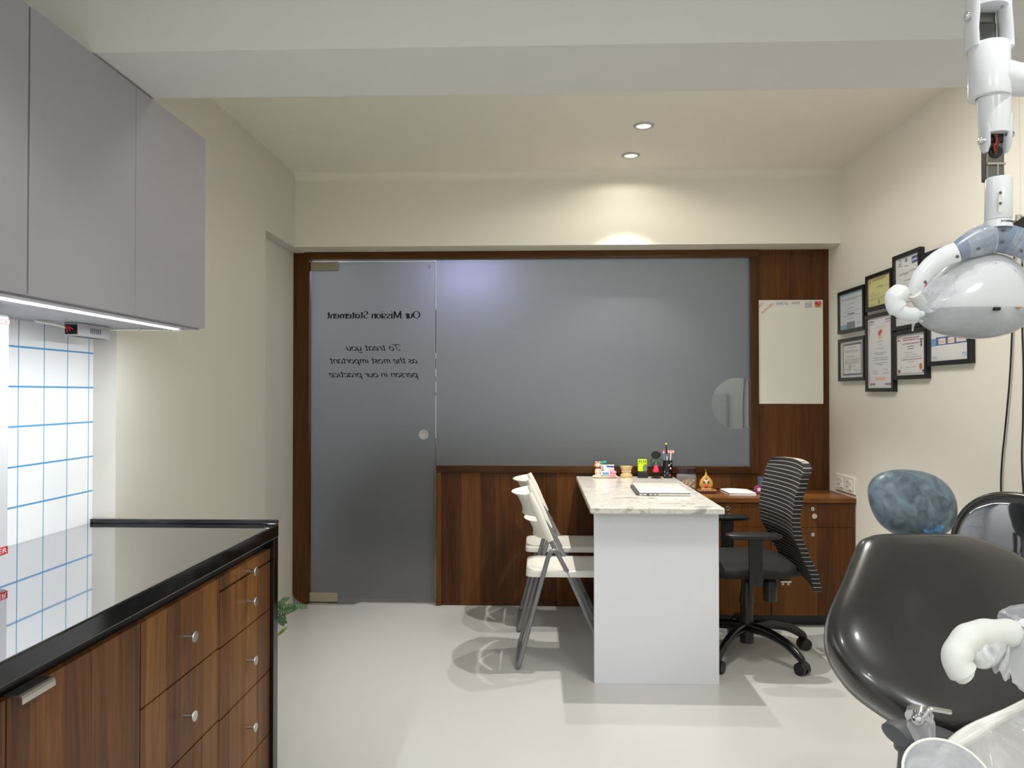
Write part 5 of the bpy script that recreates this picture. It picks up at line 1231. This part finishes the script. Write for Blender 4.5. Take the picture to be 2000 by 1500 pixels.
# bent white handle
b = B(); hp_ = smoothpath([LP(1757, 573, -.03), LP(1748, 583, -.03), LP(1752, 601, -.03), LP(1766, 612, -.03), LP(1786, 614, -.02), LP(1804, 613, -.01)], 5)
b.tube([LP(1768, 569, -.028)] + hp_, [.011] + [.0175] * 6 + [.0165] * 6 + [.0125] * (len(hp_) - 17) + [.0085, .0075, .0065, .0055, .003], 16); b.out('bent_handle', wbright, t, smooth=True)
# plastic wrap patches
b = B(); b.tube(smoothpath([LP(1880, 486, -.006), LP(1905, 474, -.003), LP(1930, 466), LP(1938, 465)], 6), [.0205, .021, .022, .0235, .025, .0255, .027, .027, .0265, .0275, .029, .028, .0275, .0285, .0275, .028, .028, .0275, .027][:19], 28, caps=False, flat=.8)
b.out('plastic_wrap', wrap, t, smooth=True, label='crinkled clear plastic wrap on the yoke')
b = B(); q = smoothpath([LP(1970, 470), LP(1992, 480, -.003), LP(2020, 494, -.008)], 8); b.tube(q, [.026 + .002 * math.sin(k * 2.1) for k in range(len(q))], 28, caps=False, flat=.8); b.out('plastic_wrap', wrap, t, smooth=True)
b = B(); cr = smoothpath([LP(x, y, -.004) for x, y in ((1792, 590), (1800, 566), (1822, 548), (1850, 532), (1868, 536), (1862, 556), (1868, 572), (1850, 584), (1838, 600), (1816, 612), (1800, 606))], 3, closed=True)
b.pillow(cr, (0, -1, .1), .020, .010, 2.2, 8); b.out('plastic_wrap', wrap, t, smooth=True, label='loose clear plastic beside the head')
b = B(); b.tube(smoothpath([LP(1775, 612, -.022), LP(1788, 622, -.020), LP(1802, 628, -.014)], 6), [.005 - .0003 * k for k in range(13)], 14, flat=.5); b.out('plastic_wrap', wrapw, t, smooth=True)
b = B(); b.tube([LP(1784, 618, -.022), LP(1784, 632, -.02), LP(1782, 647, -.02)], [.004, .003, .001], 8); b.out('wrap_tail', wrapw, t)

# ------------------------------------------------------------------ delivery unit in the foreground
UY = 0.98
def U(x, y, dy=0.0): return at(x, y, UY + dy)
t = thing('delivery_unit', (.70, 1.02, 0), 'white dental delivery unit wrapped in clear plastic at the lower right corner', 'dental unit')
ub = [(1968, 1228), (1971, 1214), (1980, 1206), (2040, 1204), (2150, 1204), (2150, 1345), (2040, 1350), (1995, 1348), (1976, 1338), (1967, 1320), (1966, 1290)]
uq = [U(x, y, .045) for x, y in ub]
b = B(); b.prism(uq, (0, -.06, 0)); bmesh.ops.bevel(b.m, geom=list(b.m.edges), offset=.006, segments=3, affect='EDGES'); ho = b.out('control_housing', wbright, t, smooth=True)
b = B(); p0, p1 = U(1946, 1200, .02), U(2180, 1165, .02)
b.prism([U(1946, 1226, .10), U(1945, 1196, .10), U(1950, 1190, .10), U(1972, 1183, .10), U(2100, 1160, .10), U(2100, 1196, .10), U(1990, 1208, .10)], (0, -.05, 0)); bmesh.ops.bevel(b.m, geom=list(b.m.edges), offset=.003, segments=2, affect='EDGES'); b.out('wrapped_top_tray', film('tray_film', (206, 208, 214), .6, .5, 12, .15), ho, smooth=True)
# hooked handle wrapped in film
hq = smoothpath([U(1975, 1236, .03), U(1950, 1236, .02), U(1918, 1237, .01), U(1893, 1245, 0), U(1876, 1264, -.005), U(1868, 1290, -.01), U(1880, 1312, -.012), U(1888, 1320, -.012)], 5)
rr = [.0170 + .0006 * math.sin(i * .9) - (.003 if i > len(hq) - 6 else 0) for i in range(len(hq))]; rr[-1] = .006; rr[-2] = .010
b = B(); b.tube(hq, rr, 20); hn = b.out('hooked_handle', M('handle_white', (226, 226, 220), .45, bump=.5, bscale=45, vary=.03), t, smooth=True)
b = B(); b.tube(smoothpath([U(1955, 1252, .012), U(1940, 1266, .006), U(1925, 1278, 0), U(1912, 1276, -.004), U(1898, 1274, -.006)], 4), [.010, .012, .014, .015, .016, .017, .0175, .018, .0175, .018, .018, .0175, .017, .015, .012, .009, .004], 16, flat=.7); b.out('wrap_fold', wrapw, hn, smooth=True)
b = B(); b.grid(lambda u, v: U(1938 + 34 * u, 1262 + (70 - 26 * (1 - u)) * v + 6 * math.sin(u * 11) * v, .012 - .006 * math.sin(u * 8 + v * 5)), 16, 14, False); b.out('wrap_fold', wrapw, hn, smooth=True, recalc=False, solid=.0008)
# instrument tray at the bottom, wrapped
tq = smoothpath([U(1800, 1560, -.04), U(1830, 1500, -.02), U(1865, 1455, .0), U(1905, 1428, .03), U(1955, 1402, .06), U(2010, 1386, .09), U(2090, 1372, .12), U(2180, 1400, .12), U(2210, 1500, .06), U(2190, 1640, -.02), U(2050, 1740, -.06), U(1880, 1700, -.07)], 3, closed=True)
tc = sum(tq, V()) / len(tq); nt_ = V((-.12, -.80, .58)).normalized()
tq = [q - nt_ * (q - tc).dot(nt_) for q in tq]
b = B(); b.pillow(tq, nt_, .02, .035, 4, 8); b.out('instrument_tray', M('tray_grey', (176, 174, 168), .35, bump=.35, bscale=9, vary=.12, vscale=9), t, smooth=True)
b = B(); b.tube([q + nt_ * .012 for q in tq], [.009 + .002 * math.sin(k * .9) for k in range(len(tq))], 12, closed=True); b.out('tray_rim', wplast, t, smooth=True)
b = B(); b.pillow([tc + (q - tc) * 1.01 for q in tq], nt_, .027, .038, 4, 8); b.out('tray_film', film('tray_wrap', (232, 230, 226), .4, 1.0, 11, .15), t, smooth=True)
# round clear cup holder in front of the tray
cc = U(1852, 1522, -.10); ax_ = V((-.10, -.62, .78)).normalized()
b = B(); b.lathe([(.030, -.05), (.040, -.02), (.0445, 0), (.047, .001), (.046, -.004), (.043, -.02), (.032, -.05), (0, -.052)], cc, 36, axis=ax_); b.out('cup_holder', film('cup_plastic', (226, 228, 230), .8, .2, 12, .15), t, smooth=True)
b = B(); pp = [cc + V((0, 0, 1)).rotation_difference(ax_) @ V((.046 * math.cos(q), .046 * math.sin(q), 0)) for q in [2 * math.pi * k / 40 for k in range(40)]]; b.tube(pp, .0017, 8, closed=True); b.out('cup_rim', wplast, t, smooth=True)
# stand carrying the unit, to the right of the frame
pz = U(2120, 1380).z
b = B(); c = U(2120, 1380, .06); b.tube([(c.x, c.y, .05), (c.x, c.y, pz)], .03, 20); b.lathe([(0, 0), (.17, 0), (.17, .02), (.05, .05), (0, .05)], (c.x, c.y, 0), 36); b.out('stand', wbright, t, smooth=True)
# three-way syringe
t = thing('air_water_syringe', U(1810, 1482, -.02), 'clear-handled dental syringe with bent metal tip above the tray', 'syringe')
b = B(); b.tube(smoothpath([U(1822, 1560, -.03), U(1815, 1482, -.02), U(1808, 1450, -.015), U(1800, 1420, -.01), U(1797, 1404, -.008)], 4), [.0075] * 6 + [.009, .010, .011, .0125, .0135, .0145, .0155, .016, .016, .0155, .014], 20); b.out('handle', M('clear_syringe_plastic', (196, 196, 200), .12, Transmission_Weight=.55, vary=.05, vscale=60), t, smooth=True)
b = B(); b.tube([U(1794, 1404, -.020), U(1797, 1392, -.014), U(1797, 1388, -.012)], [.0155, .0150, .010], 20); b.ball(U(1793, 1404, -.026), .0075); b.out('metal_head', chrome, t, smooth=True)
b = B(); b.tube(smoothpath([U(1795, 1406, -.028), U(1805, 1399, -.03), U(1812, 1388, -.03), U(1820, 1385, -.03), U(1840, 1388, -.03), U(1857, 1391, -.03)], 5), .0030, 10); b.out('bent_tip', chrome, t, smooth=True)
